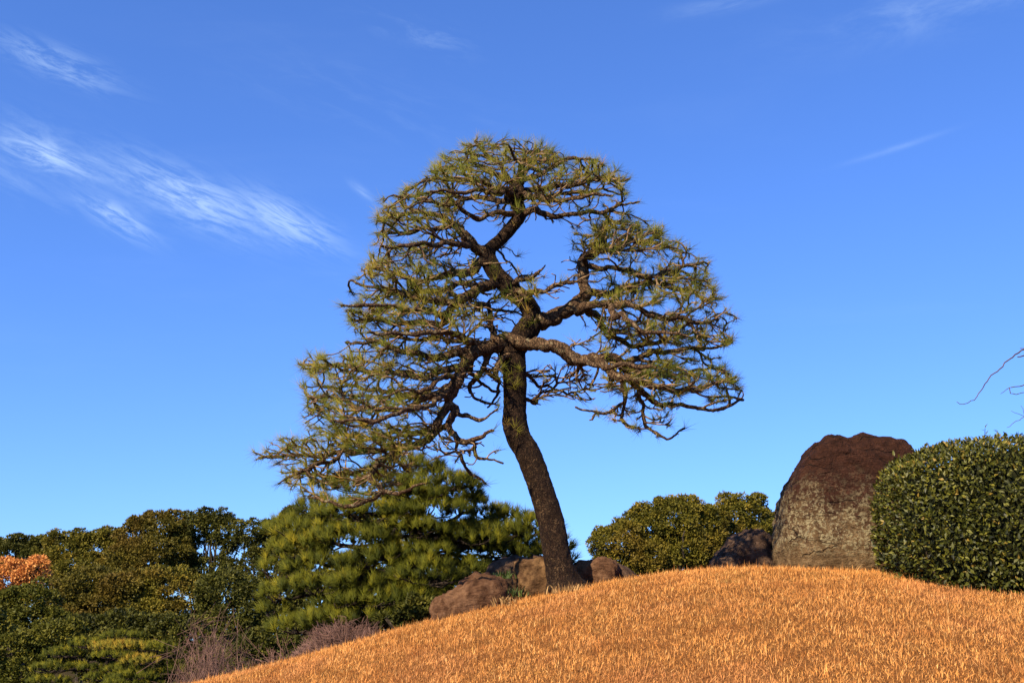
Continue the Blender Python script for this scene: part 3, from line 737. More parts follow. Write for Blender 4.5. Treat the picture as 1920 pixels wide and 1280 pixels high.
def needles(n, lmin, lmax, a0, a1, g, wid=.0021, stem=.05, droop=0.0):
    """one tuft along +Z: three-sided slivers fanned round the shoot"""
    th = g.uniform(0, 2 * np.pi, n); ph = np.radians(g.uniform(a0, a1, n)); L = g.uniform(lmin, lmax, n)
    b = np.stack([g.normal(0, .003, n), g.normal(0, .003, n), g.uniform(-stem, .01, n)], 1)
    d = np.stack([np.sin(ph) * np.cos(th), np.sin(ph) * np.sin(th), np.cos(ph)], 1)
    u, v = perp(d); w = wid * g.uniform(.75, 1.2, n)[:, None]
    c = [b + w * (math.cos(t) * u + math.sin(t) * v) for t in (0, 2.094, 4.189)]
    tip = b + d * L[:, None] + np.array([0, 0, -droop]) * (L ** 2)[:, None]
    V = np.stack([*c, tip], 1).reshape(-1, 3); o = np.arange(n)[:, None] * 4
    F = np.concatenate([o + np.array([[0, 1, 3]]), o + np.array([[1, 2, 3]]), o + np.array([[2, 0, 3]])])
    r = np.repeat(g.normal(0, .05, n), 4)
    return V, F, r
tuft_var = [needles(int(rng.integers(12, 19)), .075, .145, 8, 66, np.random.default_rng(100 + i), .0018) for i in range(9)]
tuft_me = []
for V, F_, r in tuft_var:
    m = mesh('needle_tuft', V, F_, .5 + r * .6); m.materials.append(M['needle']); tuft_me.append(m)
def basis(d, spin):
    d = unit(d); u, v = perp(d[None])[0][0], perp(d[None])[1][0]
    c, s = math.cos(spin), math.sin(spin)
    return np.stack([c * u + s * v, -s * u + c * v, d], 1)
tuft = []; T3s = T3[np.argsort(T3[:, 2])]
# how far out in the crown each node sits: distance from the trunk line over the reach of the crown at that height and side
off_ = np.stack([pos[:, 0] - np.interp(pos[:, 2], T3s[:, 2], T3s[:, 0]), pos[:, 1] - TY], 1); cdist = np.hypot(off_[:, 0], off_[:, 1])
zb = np.floor((pos[:, 2] - pos[:, 2].min()) / .22).astype(int); sd = np.floor((np.arctan2(off_[:, 1], off_[:, 0]) + np.pi) / (np.pi / 3)).astype(int); key = zb * 10 + sd
rel = np.ones(N)
for k_ in np.unique(key):
    m_ = key == k_; rel[m_] = cdist[m_] / max(np.percentile(cdist[m_], 96), .25)
topz = pos[:, 2].max(); rel = np.maximum(rel, 1.2 - (topz - pos[:, 2]) / .5)
for i in range(N):
    if tag[i] == 0: continue
    nk = len(kids[i])
    if nk == 0:
        if rng.random() > np.clip((rel[i] - .22) / .42, .15, 1): continue
        d = unit(pos[i] - pos[par[i]]); tuft.append((pos[i], unit(d + [0, 0, .45] + rng.normal(0, .15, 3)), rng.uniform(.85, 1.2)))
        if rng.random() < .22: tuft.append((pos[i] * .6 + pos[par[i]] * .4, unit(d * .4 + [0, 0, .55] + rng.normal(0, .5, 3)), rng.uniform(.6, .95)))
    elif tips[i] <= 3 and rad[i] < .013 and rng.random() < .05:
        d = unit(pos[i] - pos[par[i]]); tuft.append((pos[i], unit(d * .3 + [0, 0, .6] + rng.normal(0, .6, 3)), rng.uniform(.5, .85)))
# few short shoots straight on the old wood
for i in range(N):
    if tag[i] > 0 and rad[i] > .012 and rng.random() < .035:
        tuft.append((pos[i] + rng.normal(0, .4, 3) * rad[i], unit(rng.normal(0, .6, 3) + [0, -.2, .8]), rng.uniform(.6, .95)))
for px, py in ((962, 690), (968, 722), (966, 800), (950, 705), (935, 560), (925, 515), (985, 610)):
    for _ in range(3): tuft.append((tpt(px, py, -.11) + rng.normal(0, .03, 3), unit(rng.normal(0, .5, 3) + [0, -.9, .5]), rng.uniform(.8, 1.1)))
print('tufts', len(tuft))
tuft.sort(key=lambda t: t[0][1])
ng = Geo()
for k, (p, d, s) in enumerate(tuft):
    vi = int(rng.integers(len(tuft_var))); Mx = basis(np.array(d), rng.uniform(0, 6.28))
    if k < 300:
        o = link('needle_tuft', tuft_me[vi], None, tree)
        m4 = Matrix(Mx.tolist()).to_4x4(); o.rotation_mode = 'QUATERNION'; o.rotation_quaternion = m4.to_quaternion(); o.scale = (s, s, s)
        o.location = tuple(np.array(p) - tb)
    else:
        V, F_, r = tuft_var[vi]
        base = np.clip(rng.normal(.5, .2), .05, .95)
        ng.add((V * s) @ Mx.T + p, F_, np.clip(base + r, 0.02, .98))
props(ng.build('needles', leafmat('pine_needles_far', [(0, (.045, .065, .010)), (.25, (.10, .122, .016)), (.55, (.18, .175, .022)), (.8, (.27, .225, .030)), (.95, (.36, .245, .036)), (1, (.40, .19, .05))], .25, .6, .10), tree), kind='stuff')

# ------------------------------------------------------------------ cloud-pruned pines with dense pads
def pad_geo(c, rx, ry, rz, g, spacing=.085, needle=(.08, .135), per=30, wid=.0026, flat=.45):
    """needles of one foliage pad: tufts over a flattened dome"""
    area = 3.6 * rx * ry; n = max(12, int(area / spacing ** 2)); V_, F_, R_ = [], [], []; off = 0
    for k in range(n):
        d = unit(g.normal(0, 1, 3)); d[2] = abs(d[2]) if g.random() < .93 else d[2] * .25
        s = g.uniform(.82, 1.03)
        lump = 1 + .16 * noise.noise(Vector((c[0] * 5 + d[0] * 2.3, c[1] * 5 + d[1] * 2.3, c[2] * 5 + d[2] * 2)))
        p = np.array([d[0] * rx, d[1] * ry, d[2] * rz * (1 if d[2] > 0 else flat)]) * s * lump + c
        nrm = unit(np.array([d[0] / rx, d[1] / ry, d[2] / rz]) * rz)
        ax = unit(nrm * .75 + np.array([0, 0, .75]) + g.normal(0, .22, 3))
        V, F, r = needles(per, needle[0], needle[1], 4, 58, g, wid, .04)
        V_.append(V @ basis(ax, g.uniform(0, 6.28)).T + p); F_.append(F + off); off += len(V)
        b = g.normal(.45, .16) + .22 * max(0, d[2]); R_.append(np.clip(b + r, 0, 1))  # upper tufts get a lighter tone: sunlit pad tops put into the colour
    return np.concatenate(V_), np.concatenate(F_), np.concatenate(R_)
def pruned_pine(name, label, base, pads, Y, trunk_px, mats, spacing, needle, per, wid, seed, tw=.10, old=0.25):
    g = np.random.default_rng(seed)
    t = empty(name, base, label, 'tree')
    tp = [np.array(base)] + [at(a, b, Y + dy) for a, b, dy in trunk_px]
    T = resample(np.array(tp), .1); T[1:-1] += g.normal(0, .012, (len(T) - 2, 3))
    V, F, Ft = tube(T, np.linspace(tw, tw * .25, len(T)), 12, .12, seed); obj('trunk', V, [F, Ft], M['dbark'], t, smooth=True)
    for (px, py, rx, ry, dy, *mi) in pads:
        c = at(px, py + ry * .35, Y + dy); k = mpp(Y + dy, py); a, b = rx * k, ry * k * .95
        V, F, r = pad_geo(c, a, min(a * .85, max(a * .6, .25)), b, g, spacing, needle, per, wid)
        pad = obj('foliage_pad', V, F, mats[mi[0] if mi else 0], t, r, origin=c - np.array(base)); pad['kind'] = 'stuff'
        # limb from the trunk to the pad, with side twigs under it
        i = int(np.argmin(np.linalg.norm((T - c) * [1, 1, 2.2] + [0, 0, .25], axis=1)))
        mid = (T[i] + c) / 2 + [0, 0, -.05] + g.normal(0, .05, 3)
        L = resample(np.array([T[i], mid, c + [0, 0, -b * .25]]), .08); L[1:-1] += g.normal(0, .012, (len(L) - 2, 3))
        V, F, Ft = tube(L, np.linspace(tw * .35, tw * .14, len(L)), 7, .12, 1); obj('limb', V, [F, Ft], M['dbark'], t, smooth=True)
        G = Geo()
        for _ in range(9):
            e = c + np.array([g.uniform(-.85, .85) * a, g.uniform(-.85, .85) * a * .7, g.uniform(-.1, .3) * b])
            P = resample(np.array([c + [0, 0, -b * .3], (c + e) / 2 + [0, 0, -b * .3], e]), .09); P[1:-1] += g.normal(0, .012, (len(P) - 2, 3))
            add_tube(G, P, np.linspace(tw * .13, .005, len(P)), 5)
        props(G.build('twigs', M['dbark'], t, True), kind='stuff')
    return t
PADS = [(762, 872, 72, 28, 0), (700, 905, 88, 30, -.1), (815, 902, 78, 30, -.1), (868, 928, 44, 22, .2), (612, 950, 72, 30, .1), (540, 985, 46, 30, .1),
        (690, 958, 110, 30, -.2), (800, 952, 88, 26, -.15), (580, 992, 72, 28, -.2), (905, 990, 66, 26, .3), (968, 974, 56, 30, .5), (845, 992, 72, 26, .1), (760, 988, 80, 26, -.25), (655, 1006, 92, 28, -.35), (556, 1026, 58, 30, -.3),
        (520, 1062, 38, 34, -.2), (600, 1060, 72, 28, -.5), (685, 1048, 62, 24, -.4), (905, 1026, 78, 28, .3), (990, 1010, 56, 32, .6), (795, 1034, 62, 22, -.2), (720, 1036, 54, 20, -.4),
        (526, 1105, 40, 30, -.3), (590, 1096, 64, 28, -.6), (662, 1090, 62, 24, -.6), (805, 1072, 76, 38, -.5), (872, 1064, 48, 26, .0), (870, 1110, 50, 34, -.1),
        (514, 1140, 34, 26, -.3), (700, 1122, 64, 24, -.7), (640, 1124, 58, 22, -.6), (762, 1114, 54, 30, -.5), (560, 1172, 58, 22, -.5), (618, 1158, 56, 24, -.6), (690, 1156, 62, 22, -.6), (745, 1146, 46, 26, -.5), (800, 1130, 46, 30, -.2),
        (935, 1004, 62, 26, .2), (1000, 985, 52, 30, .35), (955, 1036, 64, 26, .4), (885, 1008, 60, 24, .0), (1010, 1035, 50, 28, .5), (925, 962, 46, 22, .5), (856, 905, 46, 22, 0), (884, 942, 34, 16, .1), (780, 925, 70, 24, -.2), (1040, 1020, 40, 30, .7), (1055, 1048, 30, 26, .8),
        (700, 990, 90, 26, 1.2), (800, 1020, 90, 26, 1.3), (640, 1090, 90, 26, 1.0), (740, 1090, 90, 26, 1.1), (680, 1150, 100, 26, .9)]
bp = at(790, 1250, 13.0)
pruned_pine('dense_pine', 'dense dark green pine with fluffy needle pads behind the rocks', (bp[0], 13.0, hz(bp[0], 13.0) - .1), PADS, 13.0,
            [(790, 1130, 0), (770, 1070, .1), (790, 1010, 0), (760, 960, .1), (765, 900, 0)], [M['dneedle'], M['dneedle_yellow']], .072, (.085, .145), 28, .0034, 31, .11)
PADS2 = [(232, 1190, 40, 12, 0), (290, 1212, 48, 13, -.1), (225, 1210, 62, 14, -.2, 1), (160, 1205, 40, 14, 0), (120, 1222, 42, 14, .1), (210, 1228, 46, 11, -.4), (262, 1236, 40, 13, -.5, 1), (325, 1222, 30, 16, .2), (335, 1250, 26, 16, .1),
         (95, 1250, 42, 15, -.3), (205, 1268, 50, 12, -.5), (235, 1252, 40, 12, -.4), (300, 1262, 36, 14, 0), (90, 1275, 44, 12, -.4), (175, 1290, 40, 12, -.5), (160, 1250, 34, 12, 0), (270, 1282, 40, 12, -.3), (240, 1208, 30, 10, .3), (120, 1292, 44, 12, -.5), (235, 1288, 46, 12, -.6), (300, 1290, 40, 12, -.2), (250, 1266, 40, 12, -.7), (225, 1278, 34, 11, -.8)]
bp2 = at(205, 1330, 19.0)
pruned_pine('small_pine', 'small cloud pruned pine with yellowed flat pads low at the left', (bp2[0], 19.0, hz(bp2[0], 19.0) - .05), PADS2, 19.0,
            [(210, 1290, 0), (195, 1255, .1), (215, 1225, 0), (225, 1200, 0)], [M['dneedle'], M['dneedle_yellow']], .07, (.06, .10), 20, .0042, 47, .09)

# ------------------------------------------------------------------ broadleaf trees behind
def leaf_arr(P, ax, nrm, L, Wd, g):
    """folded four-triangle leaves: base P, along ax, facing nrm"""
    n = len(P); s = unit(np.cross(ax, nrm)); nr = np.cross(s, ax)
    L = L[:, None]; Wd = Wd[:, None]
    a = P + ax * L * .4 + s * Wd + nr * Wd * .35; b = P + ax * L * .4 - s * Wd + nr * Wd * .35
    m = P + ax * L * .55; t = P + ax * L - nr * L * .08
    V = np.stack([P, a, m, b, t], 1).reshape(-1, 3); o = np.arange(n)[:, None] * 5
    return V, np.concatenate([o + np.array([[0, 1, 2]]), o + np.array([[0, 2, 3]]), o + np.array([[1, 4, 2]]), o + np.array([[2, 4, 3]])])
def leaf2(P, ax, nrm, L, Wd):
    n = len(P); s = unit(np.cross(ax, nrm))
    V = np.stack([P - s * Wd[:, None], P + s * Wd[:, None], P + ax * L[:, None]], 1).reshape(-1, 3)
    return V, np.arange(n * 3).reshape(-1, 3)
def broadleaf(name, label, lobes, Y, mat, seed, base_px, clump=.25, leaf=.095, dens=1.0, per=62, group=None, gaps=0.0, trunk_r=.16, limbs=True):
    g = np.random.default_rng(seed)
    b = at(base_px, 1300, Y); base = np.array([b[0], Y, hz(b[0], Y) - .1])
    t = empty(name, base, label, 'tree', group)
    C = []; 
    for (px, py, rx, ry, dy) in lobes:
        k = mpp(Y + dy, py); c = at(px, py, Y + dy); C.append((c, np.array([rx * k, min(rx, ry * 1.4) * k * .9, ry * k])))
    P_, A_, N_, R_ = [], [], [], []
    for li, (c, r) in enumerate(C):
        area = 4 * np.pi * ((r[0] * r[1]) ** 1.6 / 3 + (r[0] * r[2]) ** 1.6 / 3 + (r[1] * r[2]) ** 1.6 / 3) ** (1 / 1.6)
        n = int(area / (clump * clump) * 1.5 * dens)
        for _ in range(n):
            d = unit(g.normal(0, 1, 3)); f = noise.fractal(Vector(c / 3.1) + Vector(d) * 1.7, 1, 2, 3)
            if d[1] > .65: continue
            s = g.uniform(.72, 1.0) * (1 + .34 * f)
            if gaps and noise.noise(Vector(c * .37) + Vector(d) * 2.6 + Vector((seed, 0, 0))) > .35 - gaps: continue
            p = c + d * r * s
            if any(lj != li and np.sum(((p - c2) / r2) ** 2) < .6 for lj, (c2, r2) in enumerate(C)): continue
            cs = clump * g.uniform(.55, 1.15); m = int(1.75 * per * g.uniform(.6, 1.2))
            e = unit(g.normal(0, 1, (m, 3)) + (d * .7 + np.array([0, 0, .55])))
            q = p + e * cs * (g.uniform(.35, 1, (m, 1)) ** .5) * np.array([1, 1, .75])
            P_.append(q); A_.append(unit(e + g.normal(0, .55, (m, 3)))); N_.append(unit(e + g.normal(0, .5, (m, 3)) + [0, 0, .4]))
            R_.append(np.clip(g.normal(.45, .13) + g.normal(0, .12, m), 0, 1))
    P = np.concatenate(P_); A = np.concatenate(A_); Nn = np.concatenate(N_); r = np.concatenate(R_); m = len(P)
    V, F = leaf2(P, A, Nn, leaf * .82 * g.uniform(.7, 1.25, m), leaf * .30 * g.uniform(.8, 1.2, m))
    cr = obj('crown', V, F, mat, t, np.repeat(r, 3)); cr['kind'] = 'stuff'
    if limbs:
        cc = np.mean([c for c, _ in C], 0); zlow = min(c[2] - q[2] for c, q in C)
        fork = np.array([base[0] * .5 + cc[0] * .5, Y, max(base[2] + .4 * (zlow - base[2]) , base[2] + .5)])
        T = resample(np.array([base, base * .5 + fork * .5 + [.05, 0, 0], fork, cc * .6 + fork * .4, cc]), .25)
        T[1:-1] += g.normal(0, .02, (len(T) - 2, 3))
        v, f, ft = tube(T, np.linspace(trunk_r, trunk_r * .3, len(T)), 10, .1, seed); obj('trunk', v, [f, ft], M['wood_bark'], t, smooth=True)
        for c, q in C:
            for _ in range(3):
                e = c + g.normal(0, .4, 3) * q; i = int(len(T) * g.uniform(.4, .7))
                L = resample(np.array([T[i], T[i] * .5 + e * .5 + [0, 0, -.1], e]), .2); L[1:-1] += g.normal(0, .03, (len(L) - 2, 3))
                v, f, ft = tube(L, np.linspace(trunk_r * .45, .02, len(L)), 6, .1, 2); obj('limb', v, [f, ft], M['wood_bark'], t, smooth=True)
    return t
def ev(name, lo, mid, hi, tip, **k): return leafmat(name, [(0, lo), (.4, mid), (.75, hi), (1, tip)], .22, .6, .15, **k)
M['oak'] = ev('olive_evergreen_leaves', (.034, .035, .005), (.098, .09, .010), (.18, .14, .016), (.26, .18, .024), patch=((.17, .10, .016), .5), patch_scale=.8)
M['oak2'] = ev('dark_evergreen_leaves', (.018, .021, .004), (.052, .054, .008), (.10, .094, .013), (.16, .13, .02))
M['oak3'] = ev('brownish_evergreen_leaves', (.03, .03, .004), (.08, .069, .009), (.14, .11, .014), (.21, .145, .02), patch=((.14, .078, .013), .5), patch_scale=.7)
M['oak4'] = ev('yellow_green_leaves', (.026, .031, .004), (.075, .077, .009), (.14, .125, .015), (.21, .165, .022))
M['rust'] = leafmat('rust_orange_leaves', [(0, (.30, .11, .025)), (.5, (.60, .25, .065)), (1, (.75, .38, .12))], .25, .7, .2)
GW = 'evergreen trees in the wood at the left'
broadleaf('evergreen_tree', 'dark round-topped tree at the left edge above the rust orange tree', [(20, 1045, 55, 32, 0), (70, 1050, 46, 36, .5), (-60, 1045, 60, 40, 0), (38, 1016, 16, 10, 0), (76, 1020, 16, 10, 0)], 40, M['oak2'], 51, 30, group=GW)
broadleaf('evergreen_tree', 'broad olive tree on the skyline right of the rust orange tree', [(125, 1045, 52, 38, 0), (190, 1042, 55, 40, .4), (160, 1075, 70, 40, -.5), (112, 1012, 17, 12, 0), (152, 1008, 18, 12, 0), (206, 1006, 18, 12, 0)], 38, M['oak'], 52, 160, group=GW)
broadleaf('evergreen_tree', 'tallest tree of the left wood, brown-green crown on the skyline', [(262, 1015, 40, 40, 0), (305, 1002, 44, 34, 0), (300, 1050, 66, 44, -.4), (250, 1062, 46, 40, -.5), (262, 984, 14, 12, 0), (290, 974, 16, 12, 0), (328, 974, 16, 12, 0)], 37, M['oak3'], 53, 285, group=GW)
broadleaf('evergreen_tree', 'airy tree with sky showing through its crown, left of the dense pine', [(352, 996, 28, 24, 0), (392, 992, 34, 24, .3), (428, 996, 30, 26, 0), (340, 1040, 28, 40, .2), (450, 1050, 30, 44, 0), (392, 1075, 46, 30, 0), (358, 974, 13, 10, 0), (384, 970, 14, 12, 0), (414, 971, 13, 10, 0), (440, 980, 13, 10, 0)], 37, M['oak2'], 54, 395, dens=.7, gaps=.10, trunk_r=.08, group=GW)
broadleaf('evergreen_tree', 'thin leaved tree touching the left side of the dense pine', [(470, 1000, 30, 20, 0), (500, 996, 26, 18, .3), (478, 1080, 34, 50, 0), (520, 1060, 30, 60, 0)], 36, M['oak2'], 55, 480, dens=.7, gaps=.08, trunk_r=.08, group=GW)
broadleaf('evergreen_tree', 'tree top rising just behind the upper left of the dense pine', [(548, 985, 30, 34, 0), (590, 1000, 40, 40, 0), (548, 1040, 40, 40, 0)], 36, M['oak'], 56, 550, group=GW)
broadleaf('evergreen_tree', 'brown-tinged tree in the middle of the left wood', [(170, 1108, 62, 42, 0), (235, 1118, 54, 44, -.4), (190, 1150, 70, 36, -.6), (130, 1140, 50, 36, 0)], 31, M['oak3'], 57, 185, clump=.24, leaf=.085, group=GW)
broadleaf('evergreen_tree', 'dark green tree above the small cloud pruned pine', [(300, 1112, 56, 44, 0), (350, 1130, 52, 44, 0), (300, 1160, 70, 36, -.4)], 31, M['oak'], 58, 315, clump=.24, leaf=.085, group=GW)
broadleaf('evergreen_tree', 'dark tree above the larger bare shrub, left of the dense pine', [(420, 1120, 52, 44, 0), (470, 1140, 50, 40, .3), (440, 1165, 64, 36, -.3), (500, 1180, 44, 40, 0)], 30, M['oak2'], 59, 440, clump=.25, leaf=.088, group=GW)
broadleaf('evergreen_tree', 'yellow-green tree directly below the rust orange tree', [(60, 1140, 48, 40, 0), (20, 1160, 46, 44, 0), (70, 1180, 54, 36, -.3)], 27, M['oak4'], 60, 45, clump=.24, leaf=.085, group=GW)
broadleaf('evergreen_tree', 'dark leafy tree in the bottom left corner', [(20, 1225, 50, 40, 0), (-30, 1200, 50, 50, 0), (40, 1270, 54, 36, -.2), (110, 1200, 40, 32, .4)], 24, M['oak4'], 61, 20, clump=.22, leaf=.08, group=GW)
broadleaf('evergreen_shrub', 'dark leafy shrub under the left end of the dense pine', [(500, 1215, 50, 30, 0), (470, 1240, 40, 26, 0), (540, 1225, 40, 26, 0)], 20, M['oak2'], 62, 505, clump=.2, leaf=.075)['category'] = 'shrub'
broadleaf('evergreen_shrub', 'small dark shrub between the dense pine and the low brown rock', [(775, 1150, 30, 26, 0), (800, 1150, 24, 30, .2), (740, 1165, 26, 18, 0)], 12.0, M['oak2'], 63, 775, clump=.10, leaf=.055, dens=.5, trunk_r=.03)['category'] = 'shrub'
broadleaf('evergreen_tree', 'wide olive crowned tree beyond the crest, right of the pine trunk', [(1165, 1022, 48, 36, 0), (1205, 992, 44, 34, .2), (1262, 978, 62, 36, 0), (1318, 985, 42, 36, .3), (1220, 1044, 54, 26, -.3), (1300, 1030, 48, 30, -.2), (1170, 1055, 46, 20, 0), (1262, 1062, 60, 22, .2), (1205, 962, 14, 10, 0), (1245, 942, 13, 9, 0), (1286, 944, 15, 9, 0)], 30, M['oak'], 64, 1250, clump=.23, leaf=.08, dens=1.5, gaps=.0, trunk_r=.2)
broadleaf('evergreen_tree', 'olive tree behind the rounded dark rock on the crest', [(1378, 970, 36, 30, 0), (1415, 975, 32, 34, .2), (1385, 1010, 52, 34, 0), (1350, 1035, 26, 30, 0), (1430, 1020, 26, 40, 0), (1362, 942, 14, 11, 0), (1392, 940, 12, 9, 0), (1418, 942, 13, 10, 0)], 31, M['oak'], 65, 1392, clump=.23, leaf=.08)
broadleaf('evergreen_tree', 'sliver of a tree at the left edge of the tall boulder', [(1462, 985, 24, 24, 0), (1475, 1020, 30, 40, 0)], 32, M['oak'], 66, 1470, clump=.23, leaf=.08)
broadleaf('evergreen_tree', 'dark tree behind the middle of the dense pine', [(640, 1110, 60, 60, 0), (720, 1100, 60, 66, 0), (680, 1170, 90, 50, 0), (590, 1150, 50, 50, 0)], 22, M['oak2'], 67, 690, clump=.24, leaf=.088, group=GW)
broadleaf('evergreen_tree', 'dark tree behind the right end of the dense pine and the rocks', [(800, 1110, 60, 50, 0), (880, 1110, 60, 44, 0), (950, 1090, 50, 36, 0), (830, 1150, 80, 40, 0)], 22, M['oak2'], 68, 860, clump=.24, leaf=.088, group=GW)
broadleaf('evergreen_tree', 'low dark tree behind the small cloud pruned pine', [(150, 1200, 60, 36, 0), (230, 1190, 60, 40, 0), (330, 1200, 60, 40, 0), (260, 1240, 110, 40, 0), (400, 1230, 60, 40, 0)], 26, M['oak2'], 69, 260, clump=.25, leaf=.088, group=GW)
# rust orange tree
rt = broadleaf('rust_tree', 'rust orange winter tree at the left edge of the wood', [(10, 1082, 46, 30, 0), (55, 1074, 30, 24, 0), (40, 1100, 40, 22, 0)], 34, M['rust'], 71, 30, clump=.22, leaf=.10, per=30, dens=.7)
# low evergreen filling behind the left wood, continuing out of the frame
# ------------------------------------------------------------------ bare shrubs
def bare_shrub(label, px, py_top, halfw, Y, seed, n=1500, mat='bare', twr=.006):
    g = np.random.default_rng(seed); k = mpp(Y, py_top); c = at(px, py_top, Y); bz = hz(c[0], Y)
    t = empty('bare_shrub', (c[0], Y, bz), label, 'shrub'); H = c[2] - bz; Rw = halfw * k
    base = np.array([c[0], Y, bz]); G = Geo()
    for s in range(16):
        a = g.uniform(0, 6.28); rr = Rw * g.uniform(.2, .75)
        e = base + [math.cos(a) * rr, math.sin(a) * rr * .8, H * g.uniform(.55, .8)]
        S = resample(np.array([base + g.normal(0, .05, 3) * [1, 1, 0], base * .5 + e * .5 + [0, 0, H * .1], e]), .1); S[1:-1] += g.normal(0, .02, (len(S) - 2, 3))
        v, f, ft = tube(S, np.linspace(twr * 3, twr * 1.3, len(S)), 6, .1, s); obj('stem', v, [f, ft], M[mat], t, smooth=True)
    for s in range(n):
        a = g.uniform(0, 6.28); u = g.uniform(0, 1) ** .5
        dome = math.sqrt(max(0, 1 - u * u * .92)) * (1 + .10 * math.sin(3 * a + seed) + .08 * math.sin(7 * a))
        e = base + [math.cos(a) * Rw * u, math.sin(a) * Rw * u * .8, H * dome * g.uniform(.25, 1.0) ** .6]
        out = unit((e - base) * [.8, .8, .5] + [0, 0, .25 * H] + g.normal(0, .30, 3) * H)
        l = H * g.uniform(.14, .30); st_ = e - out * l
        P = np.array([st_, st_ + out * l * .45 + g.normal(0, .05, 3) * l, e])
        add_tube(G, P, [twr, twr * .75, twr * .4], 3)
        for _ in range(2):
            o2 = unit(out + g.normal(0, .5, 3)); q0 = st_ + out * l * g.uniform(.3, .8); add_tube(G, np.array([q0, q0 + o2 * l * .25 + g.normal(0, .02, 3) * l, q0 + o2 * l * .5]), [twr * .6, twr * .5, twr * .3], 3)
    props(G.build('twigs', M[mat], t), kind='stuff')
bare_shrub('larger leafless purple-brown shrub right of the small cloud pruned pine', 405, 1172, 120, 17.0, 81, 1900, 'bare', .0050)
bare_shrub('smaller leafless brown shrub at the grass edge below the dense pine', 650, 1160, 105, 11.6, 82, 1500, 'bare', .0036)
bare_shrub('low leafless shrub between the larger bare shrub and the grass edge', 520, 1205, 60, 13.5, 83, 600, 'bare', .005)

